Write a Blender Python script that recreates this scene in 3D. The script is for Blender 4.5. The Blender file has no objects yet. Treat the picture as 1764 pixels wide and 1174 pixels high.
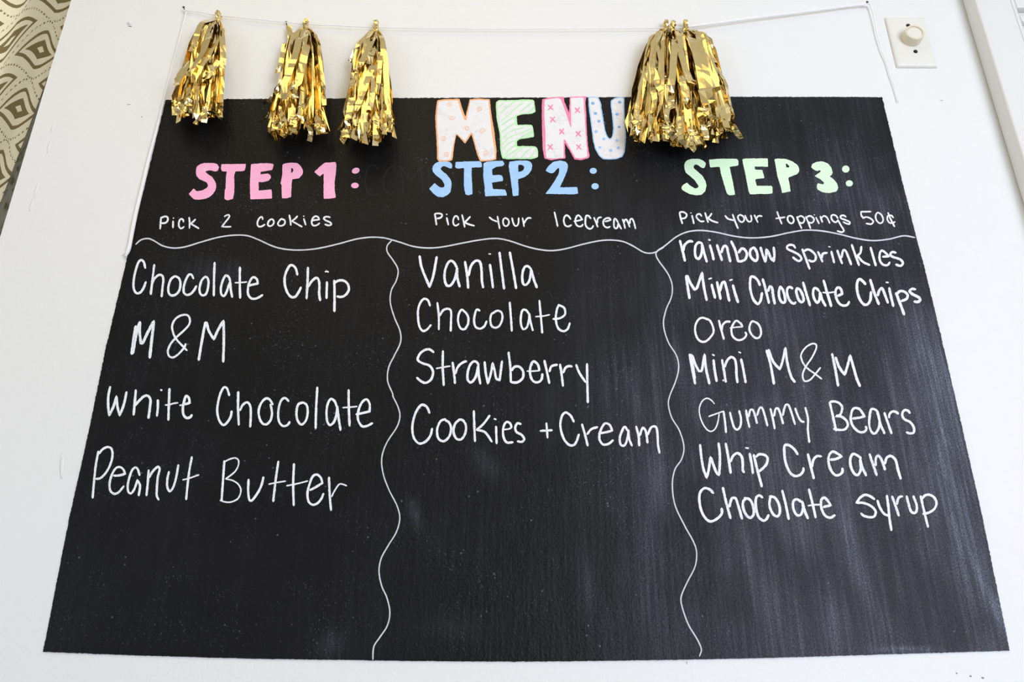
import bpy, math, random
from mathutils import Vector, Matrix

# ------------------------------------------------------------------ camera, world, lights, exposure
W, H = 1764, 1174
FPX = 1500.0                       # focal length in pixels of the 1764 wide frame
DIST = 1.123                       # camera to wall, metres
CZ = 0.80                          # camera height
PITCH = math.atan(FPX / (H / 2 + 2559))
ROLL = math.atan2(891 - W / 2, H / 2 + 2559)
scn = bpy.context.scene
COL = scn.collection
cam_d = bpy.data.cameras.new('camera')
cam_d.sensor_fit = 'HORIZONTAL'
cam_d.sensor_width = 36.0
cam_d.lens = 36.0 * FPX / W
cam_d.clip_start = 0.01
cam = bpy.data.objects.new('camera', cam_d)
COL.objects.link(cam)
fwd = Vector((0, math.cos(PITCH), math.sin(PITCH)))
up0 = Vector((0, -math.sin(PITCH), math.cos(PITCH)))
rt0 = Vector((1, 0, 0))
cr, sr = math.cos(ROLL), math.sin(ROLL)
RT = rt0 * cr + up0 * sr           # image right
UP = up0 * cr - rt0 * sr           # image up
m = Matrix((RT, UP, -fwd)).transposed().to_4x4()
m.translation = Vector((0, -DIST, CZ))
cam.matrix_world = m
scn.camera = cam
CAM = Vector((0, -DIST, CZ))

def wp(px, py, off=0.0):
    """point of the plane y = -off (off metres in front of the wall) that is seen at a pixel"""
    d = RT * (px - W / 2) + UP * (H / 2 - py) + fwd * FPX
    return CAM + d * ((DIST - off) / d.y)

world = bpy.data.worlds.new('world')
scn.world = world
world.use_nodes = True
world.node_tree.nodes['Background'].inputs[0].default_value = (0.75, 0.86, 1.0, 1)
world.node_tree.nodes['Background'].inputs[1].default_value = 1.0
scn.view_settings.view_transform = 'Standard'
scn.view_settings.look = 'None'
scn.view_settings.gamma = 1.0
scn.view_settings.use_curve_mapping = False
scn.view_settings.exposure = -0.12

def area(name, loc, target, sx, sy, power, col):
    l = bpy.data.lights.new(name, 'AREA')
    l.shape = 'RECTANGLE'; l.size = sx; l.size_y = sy; l.energy = power; l.color = col
    o = bpy.data.objects.new(name, l)
    o.location = loc
    o.rotation_euler = (Vector(target) - Vector(loc)).to_track_quat('-Z', 'Y').to_euler()
    COL.objects.link(o)
    return o
area('window_daylight', (1.93, -2.15, 1.00), (0.2, -0.7, 1.1), 1.6, 1.3, 46, (0.84, 0.88, 1.0))
area('back_window_daylight', (1.25, -3.12, 1.35), (0.5, 0, 1.2), 1.3, 1.6, 58, (0.75, 0.82, 1.0))
area('left_fill_light', (-2.24, -1.75, 0.95), (-0.3, -0.3, 0.95), 1.3, 1.3, 17, (0.80, 0.87, 1.0))  # added fill that brightens the left of the wall, no known window there
area('curtained_window_daylight', (-1.45, 0.57, 1.55), (-1.3, 0.0, 1.5), 1.1, 1.5, 20, (1.0, 0.98, 0.95))
area('ceiling_lamp_light', (-0.35, -1.05, 2.50), (-0.35, -0.8, 0), 1.1, 0.9, 6.8, (1.0, 0.76, 0.28))

# ------------------------------------------------------------------ materials
def mat(name, col, rough=0.6, metal=0.0, spec=0.5):
    m = bpy.data.materials.new(name); m.use_nodes = True
    b = m.node_tree.nodes['Principled BSDF']
    b.inputs['Base Color'].default_value = (*col, 1)
    b.inputs['Roughness'].default_value = rough
    b.inputs['Metallic'].default_value = metal
    b.inputs['Specular IOR Level'].default_value = spec
    m.diffuse_color = (*col, 1)
    return m, m.node_tree, b

def nd(nt, t, **kw):
    n = nt.nodes.new(t)
    for k, v in kw.items():
        if k in n.inputs: n.inputs[k].default_value = v
        else: setattr(n, k, v)
    return n
def math_n(nt, op, a, b=None, c=None):
    n = nt.nodes.new('ShaderNodeMath'); n.operation = op
    for i, v in enumerate((a, b, c)):
        if v is None: continue
        if isinstance(v, (int, float)): n.inputs[i].default_value = v
        else: nt.links.new(v, n.inputs[i])
    return n.outputs[0]
def ramp(nt, fac, stops):
    r = nt.nodes.new('ShaderNodeValToRGB')
    while len(r.color_ramp.elements) < len(stops): r.color_ramp.elements.new(0.5)
    for e, (p, c) in zip(r.color_ramp.elements, stops):
        e.position = p; e.color = (*c, 1) if len(c) == 3 else c
    nt.links.new(fac, r.inputs[0])
    return r.outputs[0]
def geo(nt): return nd(nt, 'ShaderNodeNewGeometry').outputs['Position']
def mapped(nt, scale, rot=(0, 0, 0), loc=(0, 0, 0)):
    mp = nt.nodes.new('ShaderNodeMapping')
    mp.inputs['Scale'].default_value = scale; mp.inputs['Rotation'].default_value = rot; mp.inputs['Location'].default_value = loc
    nt.links.new(geo(nt), mp.inputs[0]); return mp.outputs[0]
def noise(nt, vec, scale, detail=3.0, rough=0.5):
    n = nd(nt, 'ShaderNodeTexNoise'); n.inputs['Scale'].default_value = scale
    n.inputs['Detail'].default_value = detail; n.inputs['Roughness'].default_value = rough
    nt.links.new(vec, n.inputs['Vector']); return n.outputs['Fac']
def mixc(nt, fac, a, b):
    n = nt.nodes.new('ShaderNodeMix'); n.data_type = 'RGBA'
    if isinstance(fac, (int, float)): n.inputs[0].default_value = fac
    else: nt.links.new(fac, n.inputs[0])
    for i, v in ((6, a), (7, b)):
        if isinstance(v, tuple): n.inputs[i].default_value = (*v, 1)
        else: nt.links.new(v, n.inputs[i])
    return n.outputs[2]
def bump(nt, b, h, strength, dist):
    n = nt.nodes.new('ShaderNodeBump'); n.inputs['Strength'].default_value = strength; n.inputs['Distance'].default_value = dist
    nt.links.new(h, n.inputs['Height']); nt.links.new(n.outputs[0], b.inputs['Normal'])

# white painted wall, faint roller stipple
M_WALL, nt, b = mat('white_wall_paint', (0.84, 0.84, 0.83), 0.5, spec=0.35)
g = geo(nt)
nt.links.new(mixc(nt, noise(nt, g, 2.2, 3), (0.83, 0.83, 0.805), (0.865, 0.865, 0.84)), b.inputs['Base Color'])
bump(nt, b, math_n(nt, 'ADD', noise(nt, g, 260, 3), math_n(nt, 'MULTIPLY', noise(nt, g, 60, 2), 1.6)), 0.30, 0.0008)
M_TRIM, nt, b = mat('white_gloss_trim', (0.82, 0.81, 0.77), 0.32)
bump(nt, b, noise(nt, geo(nt), 40, 2), 0.1, 0.001)
M_ROOM, nt, b = mat('offwhite_room_paint', (0.66, 0.63, 0.57), 0.7)
M_CEIL, nt, b = mat('ceiling_paint', (0.80, 0.77, 0.70), 0.8)
M_FLOOR, nt, b = mat('grey_blue_floor', (0.26, 0.28, 0.33), 0.4)
nt.links.new(mixc(nt, noise(nt, mapped(nt, (1, 14, 1)), 3, 5), (0.22, 0.24, 0.29), (0.32, 0.34, 0.39)), b.inputs['Base Color'])
M_JAMB, nt, b = mat('weathered_grey_jamb', (0.25, 0.24, 0.2), 0.7)
nt.links.new(ramp(nt, noise(nt, mapped(nt, (3, 3, 1)), 45, 6, 0.7), [(0.38, (0.10, 0.09, 0.055)), (0.5, (0.30, 0.30, 0.29)), (1, (0.42, 0.42, 0.42))]), b.inputs['Base Color'])

# blackboard paint: stipple, dust, vertical wiping streaks, painted sheen on the right
M_BOARD, nt, b = mat('blackboard_paint', (0.010, 0.010, 0.011), 0.38, spec=0.14)
g = geo(nt)
base = mixc(nt, noise(nt, g, 7, 3), (0.0035, 0.0034, 0.0034), (0.0062, 0.0062, 0.0066))
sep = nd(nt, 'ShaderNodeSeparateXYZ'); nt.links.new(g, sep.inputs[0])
# wiping streaks, stronger on the right; the mask also paints in window sheen
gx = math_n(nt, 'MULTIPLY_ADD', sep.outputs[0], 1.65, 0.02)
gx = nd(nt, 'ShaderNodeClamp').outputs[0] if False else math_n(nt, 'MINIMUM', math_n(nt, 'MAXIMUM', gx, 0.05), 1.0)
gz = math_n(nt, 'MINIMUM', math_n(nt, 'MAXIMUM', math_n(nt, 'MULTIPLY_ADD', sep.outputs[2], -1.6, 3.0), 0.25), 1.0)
st1 = ramp(nt, noise(nt, mapped(nt, (85, 1, 2.2)), 2.0, 6, 0.65), [(0.46, (0, 0, 0)), (0.76, (1, 1, 1))])
st2 = ramp(nt, noise(nt, mapped(nt, (34, 1, 5), rot=(0, 0.30, 0)), 1.6, 5, 0.6), [(0.52, (0, 0, 0)), (0.85, (1, 1, 1))])
blot = ramp(nt, noise(nt, mapped(nt, (1.6, 1, 1)), 4.5, 3), [(0.38, (0, 0, 0)), (0.66, (1, 1, 1))])
grain = ramp(nt, noise(nt, mapped(nt, (1, 1, 0.7)), 600, 3, 0.65), [(0.38, (0.25, 0.25, 0.25)), (0.68, (1, 1, 1))])
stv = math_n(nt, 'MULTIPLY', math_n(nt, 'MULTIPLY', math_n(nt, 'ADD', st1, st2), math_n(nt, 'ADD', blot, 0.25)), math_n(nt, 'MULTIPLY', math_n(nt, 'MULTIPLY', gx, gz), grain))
dust_sheen = math_n(nt, 'MULTIPLY', math_n(nt, 'MULTIPLY', math_n(nt, 'MULTIPLY', gx, gz), math_n(nt, 'ADD', blot, 0.5)), math_n(nt, 'MULTIPLY', grain, 0.12))  # chalk dust tint that also paints the window sheen into the lower right
dust = math_n(nt, 'MULTIPLY', ramp(nt, noise(nt, g, 420, 1, 0.4), [(0.66, (0, 0, 0)), (0.74, (1, 1, 1))]),
              ramp(nt, noise(nt, g, 11, 4, 0.6), [(0.48, (0.02, 0.02, 0.02)), (0.68, (0.55, 0.55, 0.55))]))
vo = nd(nt, 'ShaderNodeTexVoronoi'); vo.inputs['Scale'].default_value = 95; nt.links.new(g, vo.inputs['Vector'])
spk = math_n(nt, 'MULTIPLY', math_n(nt, 'LESS_THAN', vo.outputs['Distance'], 0.13), math_n(nt, 'GREATER_THAN', noise(nt, g, 23, 3), 0.60))
SMEARS = [(1478, 985, 18, 75, 0.16, 0.55), (1462, 900, 14, 50, 0.1, 0.35), (1440, 1060, 12, 70, 0.0, 0.25), (1385, 930, 30, 45, 0.2, 0.22), (1715, 1050, 8, 90, 0.24, 0.6), (1660, 900, 22, 80, 0.2, 0.2),
          (1300, 1000, 12, 110, 0.15, 0.3), (1132, 830, 16, 60, -0.05, 0.32), (1118, 920, 8, 110, -0.05, 0.22), (1010, 1000, 14, 60, 0.05, 0.18), (1550, 700, 14, 120, 0.05, 0.18), (1600, 620, 18, 90, 0.1, 0.22),
          (570, 1108, 22, 22, 0, 0.16), (370, 470, 60, 26, 0, 0.10), (840, 800, 22, 26, 0.5, 0.14), (715, 885, 10, 26, 0.3, 0.22), (1560, 1118, 55, 6, 0, 0.5), (780, 1080, 60, 26, 0, 0.08), (1200, 640, 36, 28, 0, 0.12), (1510, 350, 14, 40, 0.2, 0.14), (1415, 318, 10, 26, 0, 0.3)]
smear = None
for sx, sy, rx, ry, tilt, amt in SMEARS:
    c = wp(sx, sy); ex = (wp(sx + rx, sy) - c).length; ez = (wp(sx, sy + ry) - c).length
    dx = math_n(nt, 'SUBTRACT', sep.outputs[0], c.x); dz = math_n(nt, 'SUBTRACT', sep.outputs[2], c.z)
    u_ = math_n(nt, 'ADD', dx, math_n(nt, 'MULTIPLY', dz, tilt))
    q = math_n(nt, 'ADD', math_n(nt, 'POWER', math_n(nt, 'DIVIDE', u_, ex), 2.0), math_n(nt, 'POWER', math_n(nt, 'DIVIDE', dz, ez), 2.0))
    v_ = math_n(nt, 'MULTIPLY', math_n(nt, 'EXPONENT', math_n(nt, 'MULTIPLY', q, -1.0)), amt)
    smear = v_ if smear is None else math_n(nt, 'ADD', smear, v_)
smear = math_n(nt, 'MULTIPLY', math_n(nt, 'MULTIPLY', smear, grain), math_n(nt, 'ADD', math_n(nt, 'MULTIPLY', st1, 1.0), 0.35))
fac = math_n(nt, 'ADD', math_n(nt, 'ADD', math_n(nt, 'ADD', math_n(nt, 'MULTIPLY', stv, 0.33), math_n(nt, 'MULTIPLY', smear, 0.62)), dust_sheen), math_n(nt, 'ADD', math_n(nt, 'MULTIPLY', dust, 0.22), math_n(nt, 'MULTIPLY', spk, 0.12)))
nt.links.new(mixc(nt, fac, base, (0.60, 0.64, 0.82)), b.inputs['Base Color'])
bump(nt, b, math_n(nt, 'ADD', noise(nt, g, 300, 3, 0.6), math_n(nt, 'MULTIPLY', noise(nt, mapped(nt, (120, 1, 12)), 1.5, 3), 0.8)), 0.85, 0.0010)

def chalk(name, c1, c2, streak=0.5, scale=500):
    m, nt, b = mat(name, c1, 0.85, spec=0.15)
    g = geo(nt)
    n1 = noise(nt, g, scale, 3, 0.6); n2 = noise(nt, g, 28, 3, 0.6)
    f = math_n(nt, 'MULTIPLY', ramp(nt, n1, [(0.45, (0, 0, 0)), (0.75, (1, 1, 1))]), ramp(nt, n2, [(0.42, (0.12, 0.12, 0.12)), (0.62, (1, 1, 1))]))
    nt.links.new(mixc(nt, math_n(nt, 'MULTIPLY', f, streak), c1, c2), b.inputs['Base Color'])
    return m
M_CHALK = chalk('white_chalk_marker', (0.92, 0.93, 0.95), (0.30, 0.33, 0.41), 0.80)
M_LINE = chalk('thin_white_chalk', (0.70, 0.71, 0.74), (0.34, 0.36, 0.42), 0.6)
M_FILL = chalk('white_letter_fill', (0.88, 0.86, 0.85), (0.50, 0.48, 0.52), 0.40, 160)
M_PINK = chalk('light_pink_chalk', (1.0, 0.46, 0.66), (1.0, 0.58, 0.76), 0.9, 90)
M_BLUE = chalk('light_blue_chalk', (0.40, 0.64, 1.0), (0.54, 0.77, 1.0), 0.9, 90)
M_GREEN = chalk('mint_green_chalk', (0.74, 1.0, 0.68), (0.84, 1.0, 0.78), 0.9, 90)
M_ORANGE = chalk('orange_chalk', (0.93, 0.47, 0.22), (0.96, 0.58, 0.34), 0.9, 90)
M_LORANGE = chalk('pale_orange_chalk', (0.93, 0.60, 0.40), (0.93, 0.70, 0.55), 0.9, 200)
M_HOT = chalk('deep_pink_chalk', (0.93, 0.27, 0.44), (0.95, 0.42, 0.58), 0.9, 90)
M_LGREEN = chalk('grass_green_chalk', (0.52, 0.88, 0.46), (0.64, 0.95, 0.58), 0.9, 90)
M_SKY = chalk('sky_blue_chalk', (0.36, 0.60, 0.90), (0.50, 0.72, 0.97), 0.9, 90)
M_DOT = chalk('mid_blue_chalk', (0.22, 0.45, 0.80), (0.33, 0.56, 0.88), 0.9, 90)
M_GHOST, nt, b = mat('erased_chalk', (0.017, 0.017, 0.018), 0.5, spec=0.17)

# gold foil
M_FOIL, nt, b = mat('gold_foil', (0.86, 0.66, 0.30), 0.15, metal=1.0)
g = geo(nt)
nt.links.new(mixc(nt, noise(nt, g, 90, 2), (0.80, 0.60, 0.22), (0.90, 0.74, 0.38)), b.inputs['Base Color'])
bump(nt, b, noise(nt, g, 75, 2, 0.5), 0.16, 0.002)
M_CORD, nt, b = mat('white_cotton_cord', (0.95, 0.94, 0.93), 0.9)
bump(nt, b, noise(nt, g if False else geo(nt), 900, 2), 0.6, 0.0006)
M_NAIL, nt, b = mat('dark_steel_nail', (0.06, 0.055, 0.05), 0.45, metal=0.8)
M_PLATE, nt, b = mat('ivory_plastic', (0.84, 0.82, 0.74), 0.35)
M_KNOB, nt, b = mat('cream_plastic', (0.80, 0.73, 0.54), 0.4)
M_KNOBF, nt, b = mat('pale_cream_plastic', (0.84, 0.80, 0.70), 0.4)
M_SCREW, nt, b = mat('black_screw', (0.012, 0.012, 0.012), 0.35, metal=0.5)
M_GLASS, nt, b = mat('pale_sky_glass', (0.8, 0.85, 0.9), 0.05)
b.inputs['Transmission Weight'].default_value = 1.0

# printed curtain cloth: staggered ogees with a hollow diamond in each, dotted lattice between them
M_CURT, nt, b = mat('printed_curtain_cloth', (0.7, 0.66, 0.5), 0.85, spec=0.2)
b.inputs['Transmission Weight'].default_value = 0.0
uv = nd(nt, 'ShaderNodeUVMap').outputs[0]
sp = nd(nt, 'ShaderNodeSeparateXYZ'); nt.links.new(uv, sp.inputs[0])
wob = nd(nt, 'ShaderNodeTexNoise'); wob.inputs['Scale'].default_value = 9; nt.links.new(uv, wob.inputs['Vector'])
U = math_n(nt, 'ADD', sp.outputs[0], math_n(nt, 'MULTIPLY_ADD', wob.outputs['Fac'], 0.012, -0.006))
V = math_n(nt, 'ADD', math_n(nt, 'ADD', sp.outputs[1], math_n(nt, 'MULTIPLY', math_n(nt, 'SINE', math_n(nt, 'MULTIPLY', sp.outputs[0], math.pi / 0.097)), 0.024)), math_n(nt, 'MULTIPLY_ADD', noise(nt, uv, 260, 2), 0.0020, -0.0010))
PU, PV = 0.097, 0.069               # half periods (along the width, along the drop)
def cellify(uo, vo_):
    a = math_n(nt, 'ABSOLUTE', math_n(nt, 'SUBTRACT', math_n(nt, 'MODULO', math_n(nt, 'ADD', math_n(nt, 'DIVIDE', math_n(nt, 'ADD', U, uo), PU), 100), 2.0), 1.0))
    c = math_n(nt, 'ABSOLUTE', math_n(nt, 'SUBTRACT', math_n(nt, 'MODULO', math_n(nt, 'ADD', math_n(nt, 'DIVIDE', math_n(nt, 'ADD', V, vo_), PV), 100), 2.0), 1.0))
    og = math_n(nt, 'ADD', c, math_n(nt, 'MULTIPLY_ADD', math_n(nt, 'COSINE', math_n(nt, 'MULTIPLY', a, math.pi)), -0.5, 0.5))
    di = math_n(nt, 'ADD', c, math_n(nt, 'MULTIPLY', a, 0.80))
    return og, di, math_n(nt, 'ADD', math_n(nt, 'MULTIPLY', og, 0.60), math_n(nt, 'MULTIPLY', math_n(nt, 'ADD', c, a), 0.40))
o1, d1, m1_ = cellify(0, 0)
o2, d2, m2_ = cellify(PU, PV)
dg = math_n(nt, 'MINIMUM', m1_, m2_); og = math_n(nt, 'MINIMUM', o1, o2); di = math_n(nt, 'MINIMUM', d1, d2)
def band(v, lo, hi): return math_n(nt, 'MULTIPLY', math_n(nt, 'GREATER_THAN', v, lo), math_n(nt, 'LESS_THAN', v, hi))
line = band(dg, 0.56, 0.685)
dia = band(di, 0.12, 0.35)
dots = math_n(nt, 'MULTIPLY', math_n(nt, 'GREATER_THAN', dg, 0.962), math_n(nt, 'MULTIPLY', math_n(nt, 'GREATER_THAN', math_n(nt, 'SINE', math_n(nt, 'MULTIPLY', U, 2 * math.pi / 0.0075)), -0.1), math_n(nt, 'GREATER_THAN', math_n(nt, 'SINE', math_n(nt, 'MULTIPLY', V, 2 * math.pi / 0.0075)), -0.6)))
ink = math_n(nt, 'MINIMUM', math_n(nt, 'ADD', math_n(nt, 'ADD', line, dia), dots), 1.0)
ccol = mixc(nt, ink, (0.88, 0.82, 0.60), (0.23, 0.18, 0.075))
nt.links.new(ccol, b.inputs['Base Color'])
tl = nt.nodes.new('ShaderNodeBsdfTranslucent'); nt.links.new(ccol, tl.inputs[0])
ms = nt.nodes.new('ShaderNodeMixShader'); ms.inputs[0].default_value = 0.35
nt.links.new(b.outputs[0], ms.inputs[1]); nt.links.new(tl.outputs[0], ms.inputs[2])
nt.links.new(ms.outputs[0], nt.nodes['Material Output'].inputs[0])
bump(nt, b, noise(nt, uv, 1500, 1), 0.2, 0.0005)

# ------------------------------------------------------------------ object helpers
def link_mesh(name, verts, faces, material, parent=None, origin=None, smooth=False, uvs=None, mats=None, midx=None):
    """one mesh object; verts in world coordinates, origin in world coordinates"""
    if origin is None:
        n = len(verts); origin = Vector((sum(v[0] for v in verts) / n, sum(v[1] for v in verts) / n, sum(v[2] for v in verts) / n))
    origin = Vector(origin)
    me = bpy.data.meshes.new(name)
    me.from_pydata([tuple(Vector(v) - origin) for v in verts], [], faces)
    for mm in (mats or [material]): me.materials.append(mm)
    if midx: me.polygons.foreach_set('material_index', midx)
    if smooth: me.polygons.foreach_set('use_smooth', [True] * len(me.polygons))
    if uvs:
        l = me.uv_layers.new(name='UVMap')
        for lp in me.loops: l.data[lp.index].uv = uvs[lp.vertex_index]
    me.update()
    o = bpy.data.objects.new(name, me); COL.objects.link(o)
    if parent is not None:
        o.parent = parent; o.location = origin - WORLD[parent.name]
    else: o.location = origin
    WORLD[o.name] = origin
    return o
WORLD = {}
def empty(name, loc, parent=None):
    o = bpy.data.objects.new(name, None); COL.objects.link(o); o.empty_display_size = 0.02
    loc = Vector(loc)
    o.location = loc - (WORLD[parent.name] if parent is not None else Vector((0, 0, 0)))
    if parent is not None: o.parent = parent
    WORLD[o.name] = loc
    return o
def tag(o, label=None, cat=None, group=None, kind=None):
    for k, v in (('label', label), ('category', cat), ('group', group), ('kind', kind)):
        if v: o[k] = v
    return o
def box_vf(x0, x1, y0, y1, z0, z1, bev=0.0):
    if bev <= 0:
        v = [(x, y, z) for x in (x0, x1) for y in (y0, y1) for z in (z0, z1)]
        f = [(0, 1, 3, 2), (4, 6, 7, 5), (0, 4, 5, 1), (2, 3, 7, 6), (0, 2, 6, 4), (1, 5, 7, 3)]
        return v, f
    return None
def box(name, x0, x1, y0, y1, z0, z1, material, parent=None, bev=0.0, seg=2):
    v, f = box_vf(x0, x1, y0, y1, z0, z1)
    o = link_mesh(name, v, f, material, parent)
    if bev > 0:
        md = o.modifiers.new('bevel', 'BEVEL'); md.width = bev; md.segments = seg; md.limit_method = 'ANGLE'
        o.data.polygons.foreach_set('use_smooth', [True] * len(o.data.polygons))
        md.harden_normals = False
    return o
def struct(o): o['kind'] = 'structure'; return o
def tube(name, pts, rad, material, parent=None, n=8, twist=0.0, flat=1.0):
    """tube along world points; rad a number or a list"""
    vs, fs = [], []
    L = len(pts); prev = None
    for i, p in enumerate(pts):
        t = (Vector(pts[min(i + 1, L - 1)]) - Vector(pts[max(i - 1, 0)])).normalized()
        ref = Vector((0, -1, 0)) if abs(t.y) < 0.9 else Vector((1, 0, 0))
        a = t.cross(ref).normalized(); c = t.cross(a).normalized()
        r = rad[i] if isinstance(rad, (list, tuple)) else rad
        for k in range(n):
            w = 2 * math.pi * k / n + twist * i
            vs.append(Vector(p) + a * (r * math.cos(w)) + c * (r * flat * math.sin(w)))
    for i in range(L - 1):
        for k in range(n):
            q = (k + 1) % n
            fs.append((i * n + k, i * n + q, (i + 1) * n + q, (i + 1) * n + k))
    fs.append(tuple(range(n - 1, -1, -1))); fs.append(tuple((L - 1) * n + k for k in range(n)))
    return link_mesh(name, vs, fs, material, parent, smooth=True)

# ------------------------------------------------------------------ the room
XL = (wp(125, 0).x + wp(41, 268).x + wp(1, 400).x) / 3          # free left end of the wall
XR = (wp(1655, 0).x + wp(1720, 210).x) / 2                       # casing on the right
CEIL, BACK, RX, LX = 2.56, -3.2, 2.0, -2.3
def wall_panel():
    # front skin gets the screw bump and the paint scars as children later
    return struct(box('wall_front', XL, RX, 0.0, 0.14, 0.0, CEIL, M_WALL))
wall = wall_panel()
struct(box('floor', LX - 0.1, RX + 0.1, BACK - 0.1, 0.7, -0.05, 0.0, M_FLOOR))
struct(box('ceiling', LX - 0.1, RX + 0.1, BACK - 0.1, 0.7, CEIL, CEIL + 0.05, M_CEIL))
struct(box('wall_back', LX - 0.1, RX + 0.1, BACK - 0.1, BACK, 0.0, CEIL, M_ROOM))
struct(box('wall_left', LX - 0.1, LX, BACK, 0.7, 0.0, CEIL, M_ROOM))
struct(box('wall_right', RX, RX + 0.1, BACK, 0.7, 0.0, CEIL, M_ROOM))
struct(box('wall_alcove', LX, RX, 0.6, 0.7, 0.0, CEIL, M_ROOM))
# weathered jamb standing just behind the free end of the wall
struct(box('trim_1', XL - 0.19, XL - 0.01, 0.165, 0.205, 0.0, CEIL - 0.001, M_JAMB, bev=0.003))

# casing and panelled door on the right
CD = 0.033
cas = struct(box('trim_2', XR, XR + 0.062, -CD, -0.0005, 0.0, CEIL - 0.002, M_TRIM, bev=0.004, seg=3))
XD = XR + 0.062
pz1 = wp(1757, 26, 0.03).z; pz2 = wp(1757, 36, 0.03).z; pz0 = wp(1757, 13, 0.03).z
door = empty('door_1', (XD + 0.3, 0, 0)); door['kind'] = 'structure'
PX = wp(1754, 24, 0.028).x
box('stile', XD + 0.001, PX, -0.030, -0.0006, 0.0, CEIL - 0.003, M_TRIM, door, bev=0.002)
box('panel', PX + 0.0005, XD + 0.5, -0.018, -0.0006, 0.0, CEIL - 0.003, M_TRIM, door)
for za, zb in ((pz2, pz1), (pz0, CEIL - 0.003), (pz2 - 0.62, pz2 - 0.54), (0.0, 0.25)):
    box('rail', PX + 0.0005, XD + 0.5, -0.030, -0.0185, za, zb, M_TRIM, door, bev=0.002)

# unseen side of the room: two windows that give the daylight, one added for the left fill
def window(name, cx, cy, cz, w, h, axis):
    r = empty(name, (cx, cy, cz)); r['kind'] = 'structure'
    for s in (-1, 1):
        if axis == 'x':
            box('frame', cx - 0.03, cx, cy + s * w / 2 - 0.04, cy + s * w / 2 + 0.04, cz - h / 2 - 0.04, cz + h / 2 + 0.04, M_TRIM, r)
            box('frame', cx - 0.03, cx, cy - w / 2 - 0.04, cy + w / 2 + 0.04, cz + s * h / 2 - 0.04, cz + s * h / 2 + 0.04, M_TRIM, r)
        else:
            box('frame', cx + s * w / 2 - 0.04, cx + s * w / 2 + 0.04, cy, cy + 0.03, cz - h / 2 - 0.04, cz + h / 2 + 0.04, M_TRIM, r)
            box('frame', cx - w / 2 - 0.04, cx + w / 2 + 0.04, cy, cy + 0.03, cz + s * h / 2 - 0.04, cz + s * h / 2 + 0.04, M_TRIM, r)
window('window_1', RX - 0.001, -2.15, 1.00, 1.7, 1.4, 'x')
window('window_2', 1.25, BACK + 0.001, 1.35, 1.4, 1.7, 'y')
window('added_window_3', LX + 0.031, -1.75, 0.95, 1.4, 1.4, 'x')  # added frame around the left fill light

# ------------------------------------------------------------------ curtain
def curtain():
    root = tag(empty('curtain', (XL - 0.25, 0.12, 0.05)), 'cream curtain printed with olive diamonds, hanging beyond the left end of the white wall', 'curtain')
    vs, fs, uvs = [], [], []
    nx, nz = 150, 60
    yb = 0.105
    # right hem: leaves a narrow gap of jamb low down
    def hem(z):
        pa = wpy(67, 190, yb); pb = wpy(0, 372, yb)
        t = (z - pb.z) / (pa.z - pb.z)
        return pb.x + (pa.x - pb.x) * t
    z0, z1 = 0.05, CEIL - 0.02
    for j in range(nz + 1):
        z = z0 + (z1 - z0) * j / nz
        for i in range(nx + 1):
            s = i / nx * 0.95
            x = hem(min(max(z, 1.2), 2.2)) - s * 0.80
            ph = s * 2 * math.pi / 0.25 - 0.7
            amp = 0.009 + 0.005 * math.sin(s * 11) + 0.004 * math.sin(z * 4 + s * 9)
            y = yb + amp * (1 - math.cos(ph + 0.5 * math.sin(z * 1.7))) - 0.004
            x += 0.006 * math.sin(2 * ph)
            vs.append((x, y, z)); uvs.append((s + 0.097 - 0.052, z + s * 0.25 + 0.069 - 1.993))
    for j in range(nz):
        for i in range(nx):
            a = j * (nx + 1) + i
            fs.append((a, a + nx + 1, a + nx + 2, a + 1))
    o = link_mesh('cloth', vs, fs, M_CURT, root, smooth=True, uvs=uvs)
    tube('rod', [(XL - 0.9, 0.12, CEIL - 0.03), (XL - 0.45, 0.12, CEIL - 0.03), (XL - 0.02, 0.12, CEIL - 0.03)], 0.010, M_NAIL, root)
def wpy(px, py, y):
    d = RT * (px - W / 2) + UP * (H / 2 - py) + fwd * FPX
    return CAM + d * ((y + DIST) / d.y)
curtain()

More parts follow.
